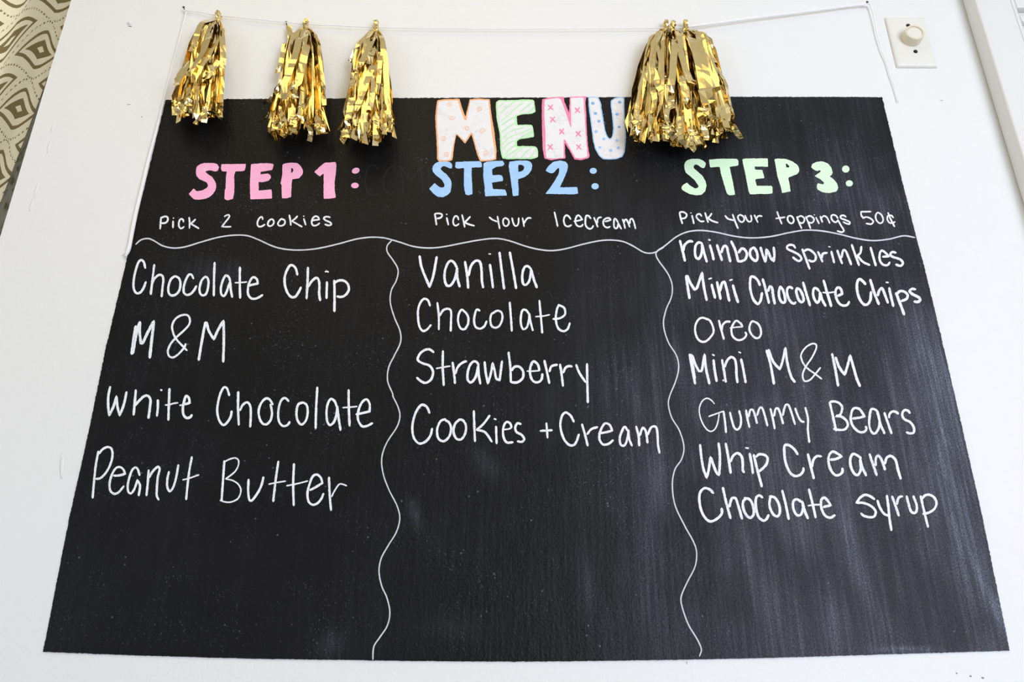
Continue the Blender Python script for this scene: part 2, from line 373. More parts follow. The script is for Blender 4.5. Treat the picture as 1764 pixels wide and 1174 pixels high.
# ------------------------------------------------------------------ chalkboard
BT = 0.0016                                   # thickness of the board coat
def jag(pts, step, amp, rnd, closed=True):
    out = []
    n = len(pts)
    for i in range(n if closed else n - 1):
        a = pts[i]; c = pts[(i + 1) % n]
        L = math.hypot(c[0] - a[0], c[1] - a[1]); k = max(1, int(L / step))
        ux, uy = (c[0] - a[0]) / max(L, 1e-6), (c[1] - a[1]) / max(L, 1e-6)
        for q in range(k):
            t = q / k; j = rnd.gauss(0, amp) if q else 0
            out.append((a[0] + (c[0] - a[0]) * t - uy * j, a[1] + (c[1] - a[1]) * t + ux * j))
    return out
def crom(pts, step=2.0, closed=False):
    """Catmull-Rom through pixel points"""
    n = len(pts)
    if n < 3 and not closed:
        a, c = pts[0], pts[-1]; L = math.hypot(c[0] - a[0], c[1] - a[1]); k = max(1, int(L / step))
        return [(a[0] + (c[0] - a[0]) * i / k, a[1] + (c[1] - a[1]) * i / k) for i in range(k + 1)]
    out = []
    for i in range(n if closed else n - 1):
        if closed: p0, p1, p2, p3 = pts[i - 1], pts[i], pts[(i + 1) % n], pts[(i + 2) % n]
        else: p0, p1, p2, p3 = pts[max(i - 1, 0)], pts[i], pts[i + 1], pts[min(i + 2, n - 1)]
        L = math.hypot(p2[0] - p1[0], p2[1] - p1[1]); k = max(1, int(round(L / step)))
        # centripetal-ish tangents scaled by neighbouring chord length
        def tan(a, c, e):
            l1 = math.hypot(c[0] - a[0], c[1] - a[1]); l2 = math.hypot(e[0] - c[0], e[1] - c[1])
            if l1 + l2 < 1e-6: return (0, 0)
            s = 1.0 / (l1 + l2)
            return ((e[0] - a[0]) * s, (e[1] - a[1]) * s)
        m1, m2 = tan(p0, p1, p2), tan(p1, p2, p3)
        for q in range(k):
            t = q / k; t2 = t * t; t3 = t2 * t
            h1, h2, h3, h4 = 2 * t3 - 3 * t2 + 1, t3 - 2 * t2 + t, -2 * t3 + 3 * t2, t3 - t2
            out.append(tuple(h1 * p1[d] + h2 * L * m1[d] + h3 * p2[d] + h4 * L * m2[d] for d in (0, 1)))
    if not closed: out.append(tuple(pts[-1]))
    return out
def slab(pts, h0, h1, V, F):
    """pixel polygon -> solid plate between offsets h0 and h1 (metres off the wall)"""
    b0 = len(V); n = len(pts)
    V += [wp(x, y, h1) for x, y in pts] + [wp(x, y, h0) for x, y in pts]
    F.append(tuple(range(b0, b0 + n)))
    for i in range(n):
        j = (i + 1) % n
        F.append((b0 + i, b0 + n + i, b0 + n + j, b0 + j))
EDGE = [(285.5, 172), (385, 170.5), (560, 169.5), (720, 168.5), (882, 168), (1100, 167), (1300, 166.5), (1519.5, 167),
        (1552, 302), (1580, 414), (1596, 474), (1629, 612), (1652, 712), (1691, 883), (1739.5, 1120),
        (1600, 1124), (1323, 1132.5), (1200, 1135), (1040, 1137.5), (882, 1139), (700, 1137.5), (560, 1135.5), (441, 1134), (330, 1131), (200, 1127), (74, 1122),
        (119, 893), (153, 742), (182, 600), (201, 520), (226, 414), (256, 293)]
rnd = random.Random(5)
bc = wp(900, 640)
board = tag(empty('chalkboard', (bc.x, 0, wp(900, 1138).z)), 'large black chalkboard painted on the white wall, with the hand-lettered menu in three columns', 'chalkboard')
V, F = [], []
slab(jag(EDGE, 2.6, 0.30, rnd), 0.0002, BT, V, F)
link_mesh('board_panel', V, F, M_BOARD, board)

def ribbon(pts, w, V, F, base, rnd, k=0, rough=0.11, sharp_ends=True, step=1.8):
    """a chalk stroke: pixel centre line -> raised band on the board"""
    w2 = w / 2
    P = []
    seg = []
    for p in pts:
        seg.append(p[:2])
        if len(p) > 2:                      # corner
            P += crom(seg, step)[:-1] if len(seg) > 1 else []
            seg = [p[:2]]
    P += crom(seg, step) if len(seg) > 1 else [seg[0]]
    if len(P) == 1: P = [P[0], (P[0][0] + 1, P[0][1])]
    n = len(P)
    d0 = (P[1][0] - P[0][0], P[1][1] - P[0][1]); L = math.hypot(*d0) or 1
    e = w2 * 0.55
    P[0] = (P[0][0] - d0[0] / L * 0.0, P[0][1] - d0[1] / L * 0.0)
    left, right = [], []
    wn = 1.0
    for i in range(n):
        a = P[max(i - 1, 0)]; c = P[min(i + 1, n - 1)]
        dx, dy = c[0] - a[0], c[1] - a[1]; L = math.hypot(dx, dy) or 1
        nx, ny = -dy / L, dx / L
        wn += (rnd.gauss(1, rough * 0.9) - wn) * 0.35
        la = w2 * wn + rnd.gauss(0, w2 * rough * 0.5); ra = w2 * wn + rnd.gauss(0, w2 * rough * 0.5)
        # rounded ends
        ed = min(i, n - 1 - i)
        if ed == 0: la *= 0.72; ra *= 0.72
        left.append((P[i][0] + nx * la, P[i][1] + ny * la)); right.append((P[i][0] - nx * ra, P[i][1] - ny * ra))
    # cap tips
    tA = (P[0][0] - (P[1][0] - P[0][0]) / (math.hypot(P[1][0] - P[0][0], P[1][1] - P[0][1]) or 1) * w2 * 0.55,
          P[0][1] - (P[1][1] - P[0][1]) / (math.hypot(P[1][0] - P[0][0], P[1][1] - P[0][1]) or 1) * w2 * 0.55)
    tB = (P[-1][0] + (P[-1][0] - P[-2][0]) / (math.hypot(P[-1][0] - P[-2][0], P[-1][1] - P[-2][1]) or 1) * w2 * 0.55,
          P[-1][1] + (P[-1][1] - P[-2][1]) / (math.hypot(P[-1][0] - P[-2][0], P[-1][1] - P[-2][1]) or 1) * w2 * 0.55)
    b0 = len(V)
    for i in range(n):
        h = base + k * 0.00005 + 0.00008 * i / n
        V.append(wp(*left[i], h)); V.append(wp(*right[i], h))
    for i in range(n - 1):
        a = b0 + 2 * i
        F.append((a, a + 1, a + 3, a + 2))
    V.append(wp(*tA, base + k * 0.00005)); F.append((b0, len(V) - 1, b0 + 1))
    V.append(wp(*tB, base + k * 0.00005 + 0.00008)); F.append((b0 + 2 * n - 2, b0 + 2 * n - 1, len(V) - 1))
    # skirt down to the board
    rim = [b0 + 2 * i for i in range(n)] + [len(V) - 1] + [b0 + 2 * i + 1 for i in range(n - 1, -1, -1)] + [len(V) - 2]
    s0 = len(V)
    for r in rim:
        v = V[r]; V.append(Vector((v.x, -BT + 0.0002, v.z)))
    m_ = len(rim)
    for i in range(m_):
        j = (i + 1) % m_
        F.append((rim[i], s0 + i, s0 + j, rim[j]))

def parse(stroke, x0, y0, s):
    out = []
    for t in stroke.split():
        c = t.endswith('!'); t = t.rstrip('!')
        x, y = t.split(',')
        p = (x0 + float(x) / s, y0 + float(y) / s)
        out.append(p + (1,) if c else p)
    return out

# ------------------------------------------------------------------ the handwriting
# word | crop origin x y | crop zoom | stroke width in pixels ; letters split by / , strokes by ; , ! marks a corner, ~ a thin stroke
WORDS = r"""
Pick|270 360 12 3.2|90,165 82,250 70,410;90,180 170,150 220,165 230,210 215,255 170,285 90,290/338,245 335,385;340,183 350,188/550,265 545,220 510,200 475,225 455,300 465,370 500,398 545,380 565,360/670,170 680,280 675,395;800,210 750,260 700,300! 780,345 870,400
2|270 360 12 3|1400,155 1440,125 1490,118 1505,140 1480,190 1400,290 1345,360! 1440,365 1535,362
cookies|430 360 12 3.1|270,215 265,175 235,160 195,195 165,260 165,330 200,362 260,350 315,315/445,205 400,240 375,300 385,340 430,350 480,320 502,270 485,220 450,200/660,195 615,240 585,300 600,335 650,345 710,320 732,270 720,225 680,210 655,195/820,120 840,230 852,335;990,145 930,205 870,245! 980,305 1085,365/1120,195 1140,260 1160,330;1112,145 1125,145/1275,240 1350,225 1440,215! 1420,170 1375,145 1325,165 1290,220 1285,290 1310,335 1360,340 1415,315 1445,285/1665,170 1600,155 1545,170 1530,195 1570,230 1650,265 1690,300 1670,330 1620,335 1555,312
Chocolate|220 435 6 4.2|182,160 165,95 138,75 110,100 80,190 60,300 65,380 95,420 135,405 165,360 188,300/275,122 255,280 238,430;245,330 275,270 320,230 355,235 368,280 358,370 350,455/490,240 450,270 425,330 420,400 445,440 490,435 530,395 545,320 530,265 490,240/680,268 660,228 635,225 605,270 580,350 580,410 610,435 650,425 690,380 710,342/800,245 765,285 745,350 745,410 770,440 805,430 825,380 835,310 825,260 800,245/898,100 892,270 890,445/1060,300 1045,250 1015,235 990,270 965,350 965,420 985,448 1010,430 1040,350 1060,300! 1065,380 1080,460/1160,148 1158,300 1162,470;~1108,310 1170,308 1232,302/1245,340 1290,330 1345,318! 1335,275 1300,252 1270,280 1245,350 1245,430 1275,470 1320,475 1365,455 1395,435
Chip|470 435 9.782 4.5|415,375 385,265 340,215 290,215 240,290 200,410 205,550 250,680 310,745 370,745 425,680 475,580/592,245 585,480 568,775;590,580 640,500 720,425 765,440 785,560 780,680 797,805/912,490 908,620 905,770;~880,322 905,314 940,325/1035,465 1040,700 1038,990;1040,510 1090,475 1160,465 1230,490 1275,560 1275,640 1220,715 1150,745 1080,735
M|210 540 9 5.2|215,190 185,370 150,625;280,125 235,260 165,620;280,125 275,300 295,455! 320,455 400,290 495,115! 470,330 430,685
&|210 540 9 3.8|1010,570 940,500 830,375 785,260 780,180 830,80 920,25 1010,20 1050,70 1045,160 970,250 850,360 760,460 715,560 715,620 740,665 800,675 880,620 960,530 990,465
M|210 540 9 4.8|1295,130 1250,360 1190,720;1310,130 1350,270 1425,395! 1490,250 1575,110! 1580,400 1570,750
white|170 655 9 4.6|178,95 150,240 148,400 162,540! 230,400 275,245! 290,400 325,540! 390,370 432,175/575,145 560,330 540,535;560,390 620,320 700,245 760,235 800,290 795,400 770,585/918,300 915,430 902,550;960,147 980,150/1097,125 1088,360 1080,615;~1030,380 1090,375 1160,355 1228,345/~1255,385 1330,370;1330,370 1410,345! 1395,265 1355,240 1325,320 1305,420 1315,530 1365,580 1420,565 1445,530
Chocolate|360 660 6 4.3|210,125 185,50 155,40 120,100 95,190 85,290 110,390 150,430 190,400 225,340 235,285/302,85 300,250 308,430;320,280 350,220 395,195 425,230 432,320 425,450/660,220 625,165 590,155 545,195 515,270 520,350 555,415 600,420 640,370 650,290 635,215/825,185 795,155 765,155 735,200 715,300 725,395 765,440 810,430 835,395/975,195 925,215 905,290 915,380 955,425 1000,385 1020,300 1010,225 975,195/1120,38 1108,250 1102,465/1320,240 1300,185 1260,160 1225,220 1215,310 1225,400 1250,430 1290,400 1315,330 1325,230! 1340,360 1360,485/1443,65 1445,250 1453,440;~1382,250 1460,245 1532,238/1520,320 1590,305 1660,290! 1660,210 1630,165 1585,190 1545,280 1540,370 1580,440 1630,440 1690,410
Peanut|150 760 9 4.1|175,150 130,400 85,875;185,190 240,120 320,85 375,110 395,200 365,340 300,470 210,565 135,580/410,530 500,525 590,500! 560,430 510,395 450,410 390,500 350,640 360,760 420,810 490,785 570,690/815,525 785,430 750,400 700,440 655,560 630,680 640,780 680,805 730,740 780,600! 820,680 800,840/955,440 940,640 920,840;960,560 1020,460 1100,390 1125,420 1095,560 1080,760 1080,840 1110,905/1270,465 1245,580 1245,710 1280,770 1330,720 1380,560 1415,360/1625,235 1580,480 1555,700 1535,900;~1480,595 1580,570 1735,515
Butter|365 780 7.2 4.2|155,95 140,300 120,590;~150,110 220,75 290,60 330,90 325,160 280,235 170,320! 260,340 330,390 360,460 325,560 240,605 165,605 100,585/455,325 450,470 465,580 490,590 550,520 610,410 640,295/825,100 795,300 760,600;~705,385 800,365 915,347/1018,130 1008,380 1015,650;~925,405 1030,385 1190,345/1215,460 1290,420 1370,370! 1350,305 1300,265 1250,290 1210,390 1185,500 1200,600 1250,640 1310,620 1360,560 1385,500/1452,298 1460,500 1478,710;~1485,540 1520,470 1580,385 1620,385 1672,405
Pick|740 355 9 3.1|80,115 95,200 107,290;78,118 130,110 185,120 195,145 165,180 110,190/265,175 280,240 292,290;260,125 272,125/450,210 435,165 405,150 375,185 365,240 380,290 415,300 455,270/502,130 525,220 545,325;630,160 580,215 540,250! 610,280 695,303
your|740 355 9 3|925,168 970,205 1050,240;1052,155 1070,260 1087,350/1175,180 1145,200 1138,250 1160,300 1200,305 1230,260 1220,210 1185,185 1165,180/1278,180 1295,250 1320,300 1350,305 1375,270 1382,180/1440,180 1455,250 1465,315;1465,265 1500,205 1535,180 1575,185
Icecream|940 360 10.08 3.1|152,50 180,170 208,300/435,175 400,125 360,105 325,140 315,210 340,280 390,300 450,275/490,210 560,200 635,180! 600,130 565,105 525,150 515,220 540,280 590,300 630,290 645,260/785,165 745,115 705,115 690,190 695,280 740,335 780,340 810,320 828,285/838,145 870,220 905,310;900,240 900,180 930,145 970,140/1030,215 1090,200 1130,185! 1110,160 1060,155 1010,190 1000,250 1030,305 1080,320 1120,300/1260,235 1225,180 1195,165 1185,230 1190,310 1215,335 1245,320 1260,240! 1290,300 1315,345/1335,175 1360,250 1380,335;1365,230 1375,185 1400,180 1430,230 1460,310;1460,250 1470,180 1500,165 1530,220 1560,340
Vanilla|710 430 7.2 4.6|92,75 115,210 215,460! 260,330 305,85/555,220 520,160 480,135 440,170 405,270 405,380 430,440 470,445 520,380 550,280 557,215! 560,340 590,460/655,145 680,300 695,475;700,320 730,200 790,135 840,150 860,250 865,380 880,470/965,180 985,330 1003,470;~950,50 975,52/1083,30 1110,250 1140,485/1210,28 1255,270 1290,480/1475,240 1440,205 1405,205 1375,260 1365,350 1380,425 1410,435 1450,390 1470,300 1475,240! 1510,370 1548,470
Chocolate|710 505 6 4|185,130 165,75 130,55 95,80 65,150 60,240 75,340 110,388 150,375 195,325/260,95 275,230 275,375;285,230 320,175 370,158 400,180 402,270 398,390/540,185 510,168 480,220 475,290 500,360 540,370 575,320 580,250 555,200 530,180/700,180 670,165 650,210 640,280 655,345 700,365 745,340 770,285/860,190 820,215 808,280 825,340 865,355 905,330 932,260 925,200 885,178 850,190/1008,90 1020,240 1030,390/1205,210 1180,175 1145,170 1125,230 1125,320 1150,370 1185,350 1205,280 1210,205! 1225,300 1248,385/1315,72 1330,240 1345,410;~1275,240 1350,235 1422,220/1455,265 1530,255 1580,215 1570,150 1515,120! 1495,170 1485,270 1510,360 1560,390 1605,370 1630,305
Strawberry|705 590 5.428 4.4|230,90 190,62 140,70 95,110 80,160 120,190 190,215 222,270 205,340 155,375 110,360 70,325/315,75 313,230 323,400;~252,240 320,228 382,218/405,182 418,280 428,380;430,290 455,225 500,185 535,172/650,210 630,180 600,175 565,215 545,290 550,355 580,370 620,320 645,210! 650,300 665,385/705,178 715,280 735,380! 760,300 780,190! 800,270 815,335 845,350! 855,270 868,170/928,88 945,230 950,370;955,260 985,225 1030,225 1065,270 1060,330 1010,370 950,368/~1100,265 1160,265 1218,260;1218,260 1200,200 1160,175 1135,220 1130,290 1155,355 1200,370 1235,345 1245,290/1263,165 1285,260 1310,380;1310,270 1330,220 1385,205/1410,200 1425,300 1438,405;1440,280 1460,235 1490,218 1522,222/1560,205 1590,280 1650,370;1662,195 1665,370 1670,560
Cookies|700 695 4 4.3|160,65 140,20 105,8 65,60 42,150 50,230 85,272 130,262 165,220 178,170/270,105 235,120 212,180 222,240 258,258 295,225 308,170 295,130 268,112/370,105 335,140 325,195 345,240 378,245 405,205 410,150 390,115 365,108/465,48 468,150 473,260;575,80 530,140 485,180! 540,195 590,262/618,155 622,275;605,103 618,108/~660,178 700,175 725,165;725,165 715,135 690,125 670,160 668,220 690,265 735,265/790,140 765,135 750,165 760,195 795,215 812,245 795,262 765,258
+|700 695 4 4|965,132 973,235;922,187 1005,182
Cream|700 695 4 4.3|1155,125 1130,80 1095,60 1070,90 1062,160 1085,240 1125,285 1160,280 1190,210/1210,140 1230,210 1250,290;1245,210 1275,175 1318,160/1325,205 1380,195 1418,185! 1400,145 1370,135 1340,180 1330,240 1355,280 1395,275 1425,250/1528,190 1505,158 1485,190 1470,240 1480,285 1505,285 1525,230 1530,180! 1535,240 1555,290/1583,155 1600,220 1605,290;1608,220 1630,165 1650,190 1662,270;1662,215 1690,160 1720,160 1730,210 1735,290 1745,340
Pick|1160 355 9 3.2|95,100 115,190 140,270;95,95 150,88 205,125 200,160 175,185 125,190/288,140 305,210 318,270;~265,103 280,105/440,155 410,120 375,125 355,155 380,200 430,235 478,232/492,100 515,180 540,250;595,110 560,160 530,180! 600,225 690,255
your|1160 355 9 3.1|800,145 850,195 940,218;918,125 955,230 1002,345/1030,135 1002,155 1010,205 1050,245 1085,235 1100,200 1080,155 1040,135 1020,132/1110,140 1135,200 1170,240 1205,230 1212,190 1200,140/1255,135 1285,200 1310,250;1290,190 1310,155 1340,148 1375,155
toppings|1330 355 7.84 3.1|68,72 95,150 132,240;50,165 175,148/240,125 210,150 220,205 260,232 290,210 290,170 265,135 235,125/335,140 365,220 400,300;345,150 390,130 430,155 435,195 410,228 370,215/455,140 490,220 520,300;465,150 510,130 560,160 565,195 535,225 490,215/592,150 635,235;~565,115 578,115/650,135 680,215;665,160 700,130 740,150 780,230/890,165 860,125 810,120 800,160 830,205 865,215 890,185! 925,250 970,330 940,350 880,332/1000,145 960,122 925,135 930,160 990,185 1050,215 1045,240 1000,232 960,210
50¢|1330 355 7.84 3|1335,72 1200,75! 1205,120 1230,160! 1270,145 1330,165 1368,205 1340,240 1270,232/1415,90 1398,130 1410,190 1455,230 1490,215 1500,170 1475,115 1430,85 1412,92/1640,155 1610,125 1565,130 1558,180 1590,225 1640,220 1660,210;1565,85 1600,170 1655,275
rainbow|1160 405 9 4.8|100,80 140,230 180,400;155,240 170,160 220,105 265,90 300,100/450,130 390,110 350,150 335,230 345,330 385,365 425,320 445,220 445,140! 480,280 520,415/565,150 600,270 625,380;548,68 570,75/675,145 710,260 755,390;745,270 770,190 800,160 830,190 850,280 885,410/895,90 960,230 1005,410;1010,270 1060,205 1105,220 1140,290 1115,370 1060,400 1010,405/1235,190 1195,230 1190,310 1235,375 1280,395 1305,350 1295,270 1260,200 1230,190/1350,185 1385,300 1425,410! 1440,330 1440,220! 1470,260 1510,350 1555,400! 1565,300 1555,185
sprinkles|1355 415 7.982 4.2|120,95 95,60 50,50 10,70 10,105 80,140 170,190 205,245 170,275 130,255 85,220/215,110 265,240 318,385;235,140 290,115 350,140 400,200 395,260 350,280 305,260/430,145 465,215 495,285;480,240 500,175 560,160/615,140 635,220 655,298;~578,75 602,80/695,125 730,220 765,310;755,230 780,125 810,130 850,220 890,325/895,48 945,190 998,335;1028,72 1015,160 975,200! 1050,285 1145,330/1155,85 1190,210 1228,340/1320,215 1405,210! 1360,160 1305,130 1280,180 1285,270 1330,325 1390,330 1420,290/1505,160 1450,150 1425,190 1470,220 1560,250 1600,300 1570,340 1500,320
Mini|1170 465 7.982 5|95,75 115,220 142,390;110,75 150,170 210,265! 240,250 280,140 315,35! 340,230 378,415/445,195 470,290 495,385;~405,122 445,110/520,160 545,280 570,400;560,290 590,180 620,160 640,210 690,425/738,205 770,320 810,445;~692,140 732,130
Chocolate|1170 465 7.982 4.8|1110,210 1080,140 1030,95 990,90 975,160 980,270 1020,400 1080,465 1115,430 1140,310/1148,120 1190,270 1235,455;1225,290 1245,225 1275,240 1290,340 1315,465/1390,225 1370,300 1385,400 1420,445 1455,440 1455,380 1425,270 1385,220/1560,255 1520,230 1485,260 1490,350 1530,430 1575,460 1605,440/1620,245 1610,300 1640,400 1680,440 1710,420 1700,350 1660,270 1615,245/1703,165 1748,321 1800,488/1925,290 1892,254 1857,249 1841,312 1858,395 1900,447 1930,405 1936,300! 1962,395 2015,494/1985,139 2035,310 2092,499;~1975,306 2045,311 2130,300/2180,353 2243,327! 2222,259 2181,238 2150,290 2165,395 2212,468 2273,488 2316,473 2337,431
Chips|1370 470 7.67 5|930,150 890,105 845,80 820,120 815,210 845,330 900,410 950,415 990,360 1000,245/990,85 1040,250 1105,415;1090,300 1110,230 1145,200 1175,260 1225,395/1240,195 1265,310 1297,440;~1198,122 1230,125/1330,260 1380,390 1440,550;1340,285 1380,240 1440,245 1485,290 1470,340 1400,370/1590,215 1540,210 1510,240 1560,285 1630,320 1650,355 1620,380 1570,375
Oreo|1180 535 12 3.9|480,185 400,150 340,145 270,190 215,310 215,450 265,580 350,640 440,625 530,540 590,440 575,320 520,210 460,160/700,195 735,340 805,590;760,400 780,290 850,225 935,225/~930,355 1050,340 1190,330;1190,330 1150,260 1060,205 1000,270 960,380 980,510 1050,585 1140,605 1230,560 1270,490 1245,440/1440,225 1385,220 1340,300 1335,400 1385,500 1460,560 1530,555 1570,480 1560,360 1510,270 1440,225
Mini|1180 585 12 4.6|95,295 150,600 210,910;130,300 175,620 205,800;150,320 220,520 290,645! 340,640 375,480 405,300! 430,560 470,760 505,910/590,410 610,600 655,860;~565,300 610,325/765,410 800,600 845,875;820,560 870,430 955,355 1030,400 1060,560 1065,720 1085,885;785,835 800,838/1160,395 1200,580 1255,885;~1110,250 1155,270
M|1310 585 9 4.6|95,160 160,400 210,685;125,150 200,340 300,455! 340,340 385,125! 420,370 480,580 535,655
&|1310 585 9 3.2|950,605 850,530 700,415 640,310 630,230 700,120 800,60 860,70 865,130 800,270 700,420 655,540 680,635 760,625 850,530 930,430
M|1310 585 9 4.8|1110,215 1160,450 1205,715;1165,270 1220,420 1305,540! 1350,400 1390,240! 1450,450 1500,620 1545,720
Gummy|1195 675 7.982 4|~285,160 240,110 185,85 130,110 85,190 78,280 110,400 170,500 230,540 290,510 330,420 350,300;~205,335 300,300 410,262;410,262 430,400 445,555/498,275 520,370 560,490 600,515 640,470 650,370 625,255/720,245 740,370 768,485;755,340 780,245 810,240 840,310 872,430;872,320 905,220 935,210 975,310 1015,465/1055,225 1085,350 1115,505;1105,330 1130,225 1160,225 1195,310 1230,435;1225,320 1260,185 1295,170 1330,240 1395,445/1395,220 1440,340 1480,400 1520,410;1535,210 1570,360 1570,520 1590,690
Bears|1420 685 10.256 4.5|95,75 140,270 210,580;95,75 170,60 260,90 315,160 300,260 265,310 200,318! 300,330 390,400 415,480 370,550 280,565 165,545/500,365 610,350 710,325! 670,260 610,190 520,185 475,280 475,420 530,530 620,600 700,600 745,550 730,500/940,240 890,200 830,200 800,330 795,480 830,590 880,630 940,580 975,470 965,340 935,230! 990,450 1065,630/1060,260 1120,430 1190,630;1145,350 1150,290 1200,240 1260,245 1310,280/1515,270 1470,220 1410,220 1375,290 1410,370 1520,430 1580,520 1580,610 1510,625 1450,605
Whip|1190 755 12 4.8|192,125 215,350 260,620 330,810! 370,640 410,385! 460,520 530,700 585,750! 600,500 595,250 570,90/720,95 770,350 825,715;820,480 880,350 970,300 1050,370 1075,520 1075,650 1105,700/1215,305 1255,500 1285,720;~1130,190 1195,200/1300,330 1370,620 1470,995;1350,380 1400,330 1480,325 1560,360 1590,430 1550,550 1410,680
Cream|1340 760 7.982 4.8|275,180 220,100 150,50 95,55 90,170 110,300 170,430 240,475 310,455 350,400 350,360/412,170 450,330 495,510;470,350 490,250 540,200 600,205/720,250 800,240 875,205! 810,160 750,140 705,190 700,300 740,410 800,465 860,450 890,410 885,365/1145,230 1090,190 1035,170 1000,220 1000,330 1050,440 1100,460 1140,380 1130,240! 1160,350 1215,470/1260,170 1310,320 1360,465;1345,330 1350,220 1380,195 1420,240 1475,390;1470,310 1500,220 1560,200 1620,260 1650,380 1690,515
Chocolate|1190 830 6.785 4.8|265,130 220,85 160,70 110,120 100,220 130,350 190,440 240,458 310,425 360,370 362,305/375,62 410,220 465,425;450,290 480,190 520,185 550,260 600,430/650,190 615,220 610,290 650,385 700,415 735,370 725,270 685,200 625,185/840,180 800,155 765,180 760,280 790,400 850,450 885,430 910,380/930,170 920,270 960,370 1010,400 1040,360 1030,260 980,180 920,165/1068,95 1110,260 1145,435/1290,230 1240,200 1200,220 1200,310 1240,385 1285,380 1310,310 1305,225! 1330,330 1370,425/1380,80 1425,260 1460,415;~1370,275 1440,265 1510,262/1550,290 1635,270! 1600,215 1560,180 1525,210 1530,310 1570,390 1630,415 1685,385
syrup|1465 840 11.025 4.6|460,215 380,160 280,130 190,180 115,280! 250,285 400,350 480,450 450,540 370,555 260,530 200,480/510,235 560,370 640,490 720,525;692,140 720,350 745,600 780,805/790,155 850,320 920,530;885,310 900,220 940,165 990,160/1065,150 1105,300 1150,440 1200,475 1250,450 1260,340 1195,150/1335,150 1390,400 1475,745;1365,200 1420,140 1500,130 1590,180 1635,290 1590,400 1480,470 1375,490
"""
HB = BT + 0.00018
rnd = random.Random(11)
col = 'left'
for li, ln in enumerate(WORDS.strip().split('\n')):
    word, head, body = ln.split('|')
    x0, y0, s, w = (float(v) for v in head.split())
    letters = body.split('/')
    pts_all = [p for L in letters for st in L.split(';') for p in parse(st.lstrip('~'), x0, y0, s)]
    cx = sum(p[0] for p in pts_all) / len(pts_all); cy = sum(p[1] for p in pts_all) / len(pts_all)
    colname = 'left' if cx < 670 else ('middle' if cx < 1140 else 'right')
    par = board
    lab = 'white chalk word "%s" in the %s column' % (word, colname)
    single = len(letters) == 1
    if not single:
        par = empty('chalk_word', wp(cx, cy, HB), board)
        par['label'] = lab if word != 'Oreo' else 'white chalk word on the third line of the right column'
    for ci, L in enumerate(letters):
        V, F = [], []
        for k, st in enumerate(L.split(';')):
            ww = w * 0.90 * (0.66 if st.startswith('~') else 1.0)
            ribbon(parse(st.lstrip('~'), x0, y0, s), ww, V, F, HB, rnd, k)
        nm = 'digit' if word[ci].isdigit() else ('sign' if not word[ci].isalpha() else 'letter')
        o = link_mesh(('chalk_' + nm) if single else nm, V, F, M_CHALK, par)
        if single: o['label'] = 'white chalk "%s" in the %s column' % (word, colname)

# ------------------------------------------------------------------ wavy ruled lines
def zpts(*groups):
    out = []
    for x0, y0, s, txt in groups: out += parse(txt, x0, y0, s)
    return out
LINES = [
 ('wavy chalk line running across the board under the headings', 2.3, zpts(
   (220, 390, 4, '55,122 90,92 140,82 180,97 240,132 320,148 400,138 500,108 620,75 720,60 820,62 900,90 1000,135 1080,155 1180,162 1300,152 1440,122 1580,85 1680,73 1764,77'),
   (655, 390, 3.528, '40,72 120,95 200,120 290,130 380,123 500,100 600,82 700,72 780,85 880,118 960,138 1040,146 1120,136 1240,105 1340,85 1410,82 1480,92 1540,120 1600,155 1640,162 1680,153'),
   (1110, 385, 3.6, '85,165 130,135 200,80 270,50 350,42 440,52 560,78 660,88 780,80 900,55 1000,40 1100,45 1200,63 1320,92 1420,105 1520,95 1610,75 1678,86'))),
 ('wavy chalk line between the left and middle columns', 2.2, zpts(
   (600, 400, 3.913, '295,52 262,90 262,130 300,185 335,250 325,320 290,390 283,470 310,570 350,670 352,740 310,830 272,910 265,1000 300,1090'),
   (600, 680, 3.913, '300,6 335,80 348,140 330,210 260,320 226,420 235,530 275,640 330,750 347,830 325,920 265,1020 222,1100'),
   (600, 850, 3.913, '207,520 225,620 260,700 280,800 262,890 210,970 172,1030 165,1118'))),
 ('wavy chalk line between the middle and right columns', 2.2, zpts(
   (1090, 400, 3.913, '210,100 158,135 165,175 235,275 265,350 262,430 225,520 207,620 240,740 295,830 310,910 290,1000 250,1100'),
   (1090, 680, 3.913, '240,60 262,150 315,240 345,350 330,430 285,500 267,600 285,740 350,880 415,1000'),
   (1090, 850, 3.913, '431,400 420,490 370,590 330,680 325,720 335,770 375,880 440,990 463,1050 450,1095')))]
for lab, w, pts in LINES:
    V, F = [], []
    ribbon(pts, w, V, F, HB + 0.0002, rnd, 0, rough=0.08, step=4)
    o = link_mesh('divider_line', V, F, M_LINE, board); o['label'] = lab
V, F = [], []
for x0, y0, s, t in ((600, 270, 5.88, '310,135 270,90 220,88 185,160 172,250 195,350 250,390 300,370'), (600, 270, 5.88, '470,110 430,100 385,150 355,240 370,330 420,378 470,360'),
                     (600, 270, 5.88, '525,100 545,220 558,375'), (600, 270, 5.88, '530,100 590,190 645,235! 690,160 735,95! 745,220 755,360'),
                     (600, 270, 5.88, '815,110 812,200 818,300'), (870, 270, 10.376, '440,320 530,380 520,490 430,560 330,545 275,450'),
                     (870, 270, 10.376, '520,530 590,620 690,665'), (220, 435, 6, '288,465 290,540 310,590'), (220, 435, 6, '600,485 560,540 525,590'),
                     (850, 480, 7.056, '1210,440 1300,400 1280,360 1220,370 1200,450 1240,515 1310,500'), (850, 480, 7.056, '590,190 640,160 700,180 720,260'),
                     (850, 480, 7.056, '1130,170 1080,180 1070,250 1120,300 1160,280'), (850, 480, 7.056, '1190,260 1200,130 1260,110 1240,190 1290,265'),
                     (850, 480, 7.056, '1060,440 1090,520 1130,500 1140,430')):
    ribbon(parse(t, x0, y0, s), 1.6, V, F, BT + 0.00008, rnd, 0, rough=0.2)
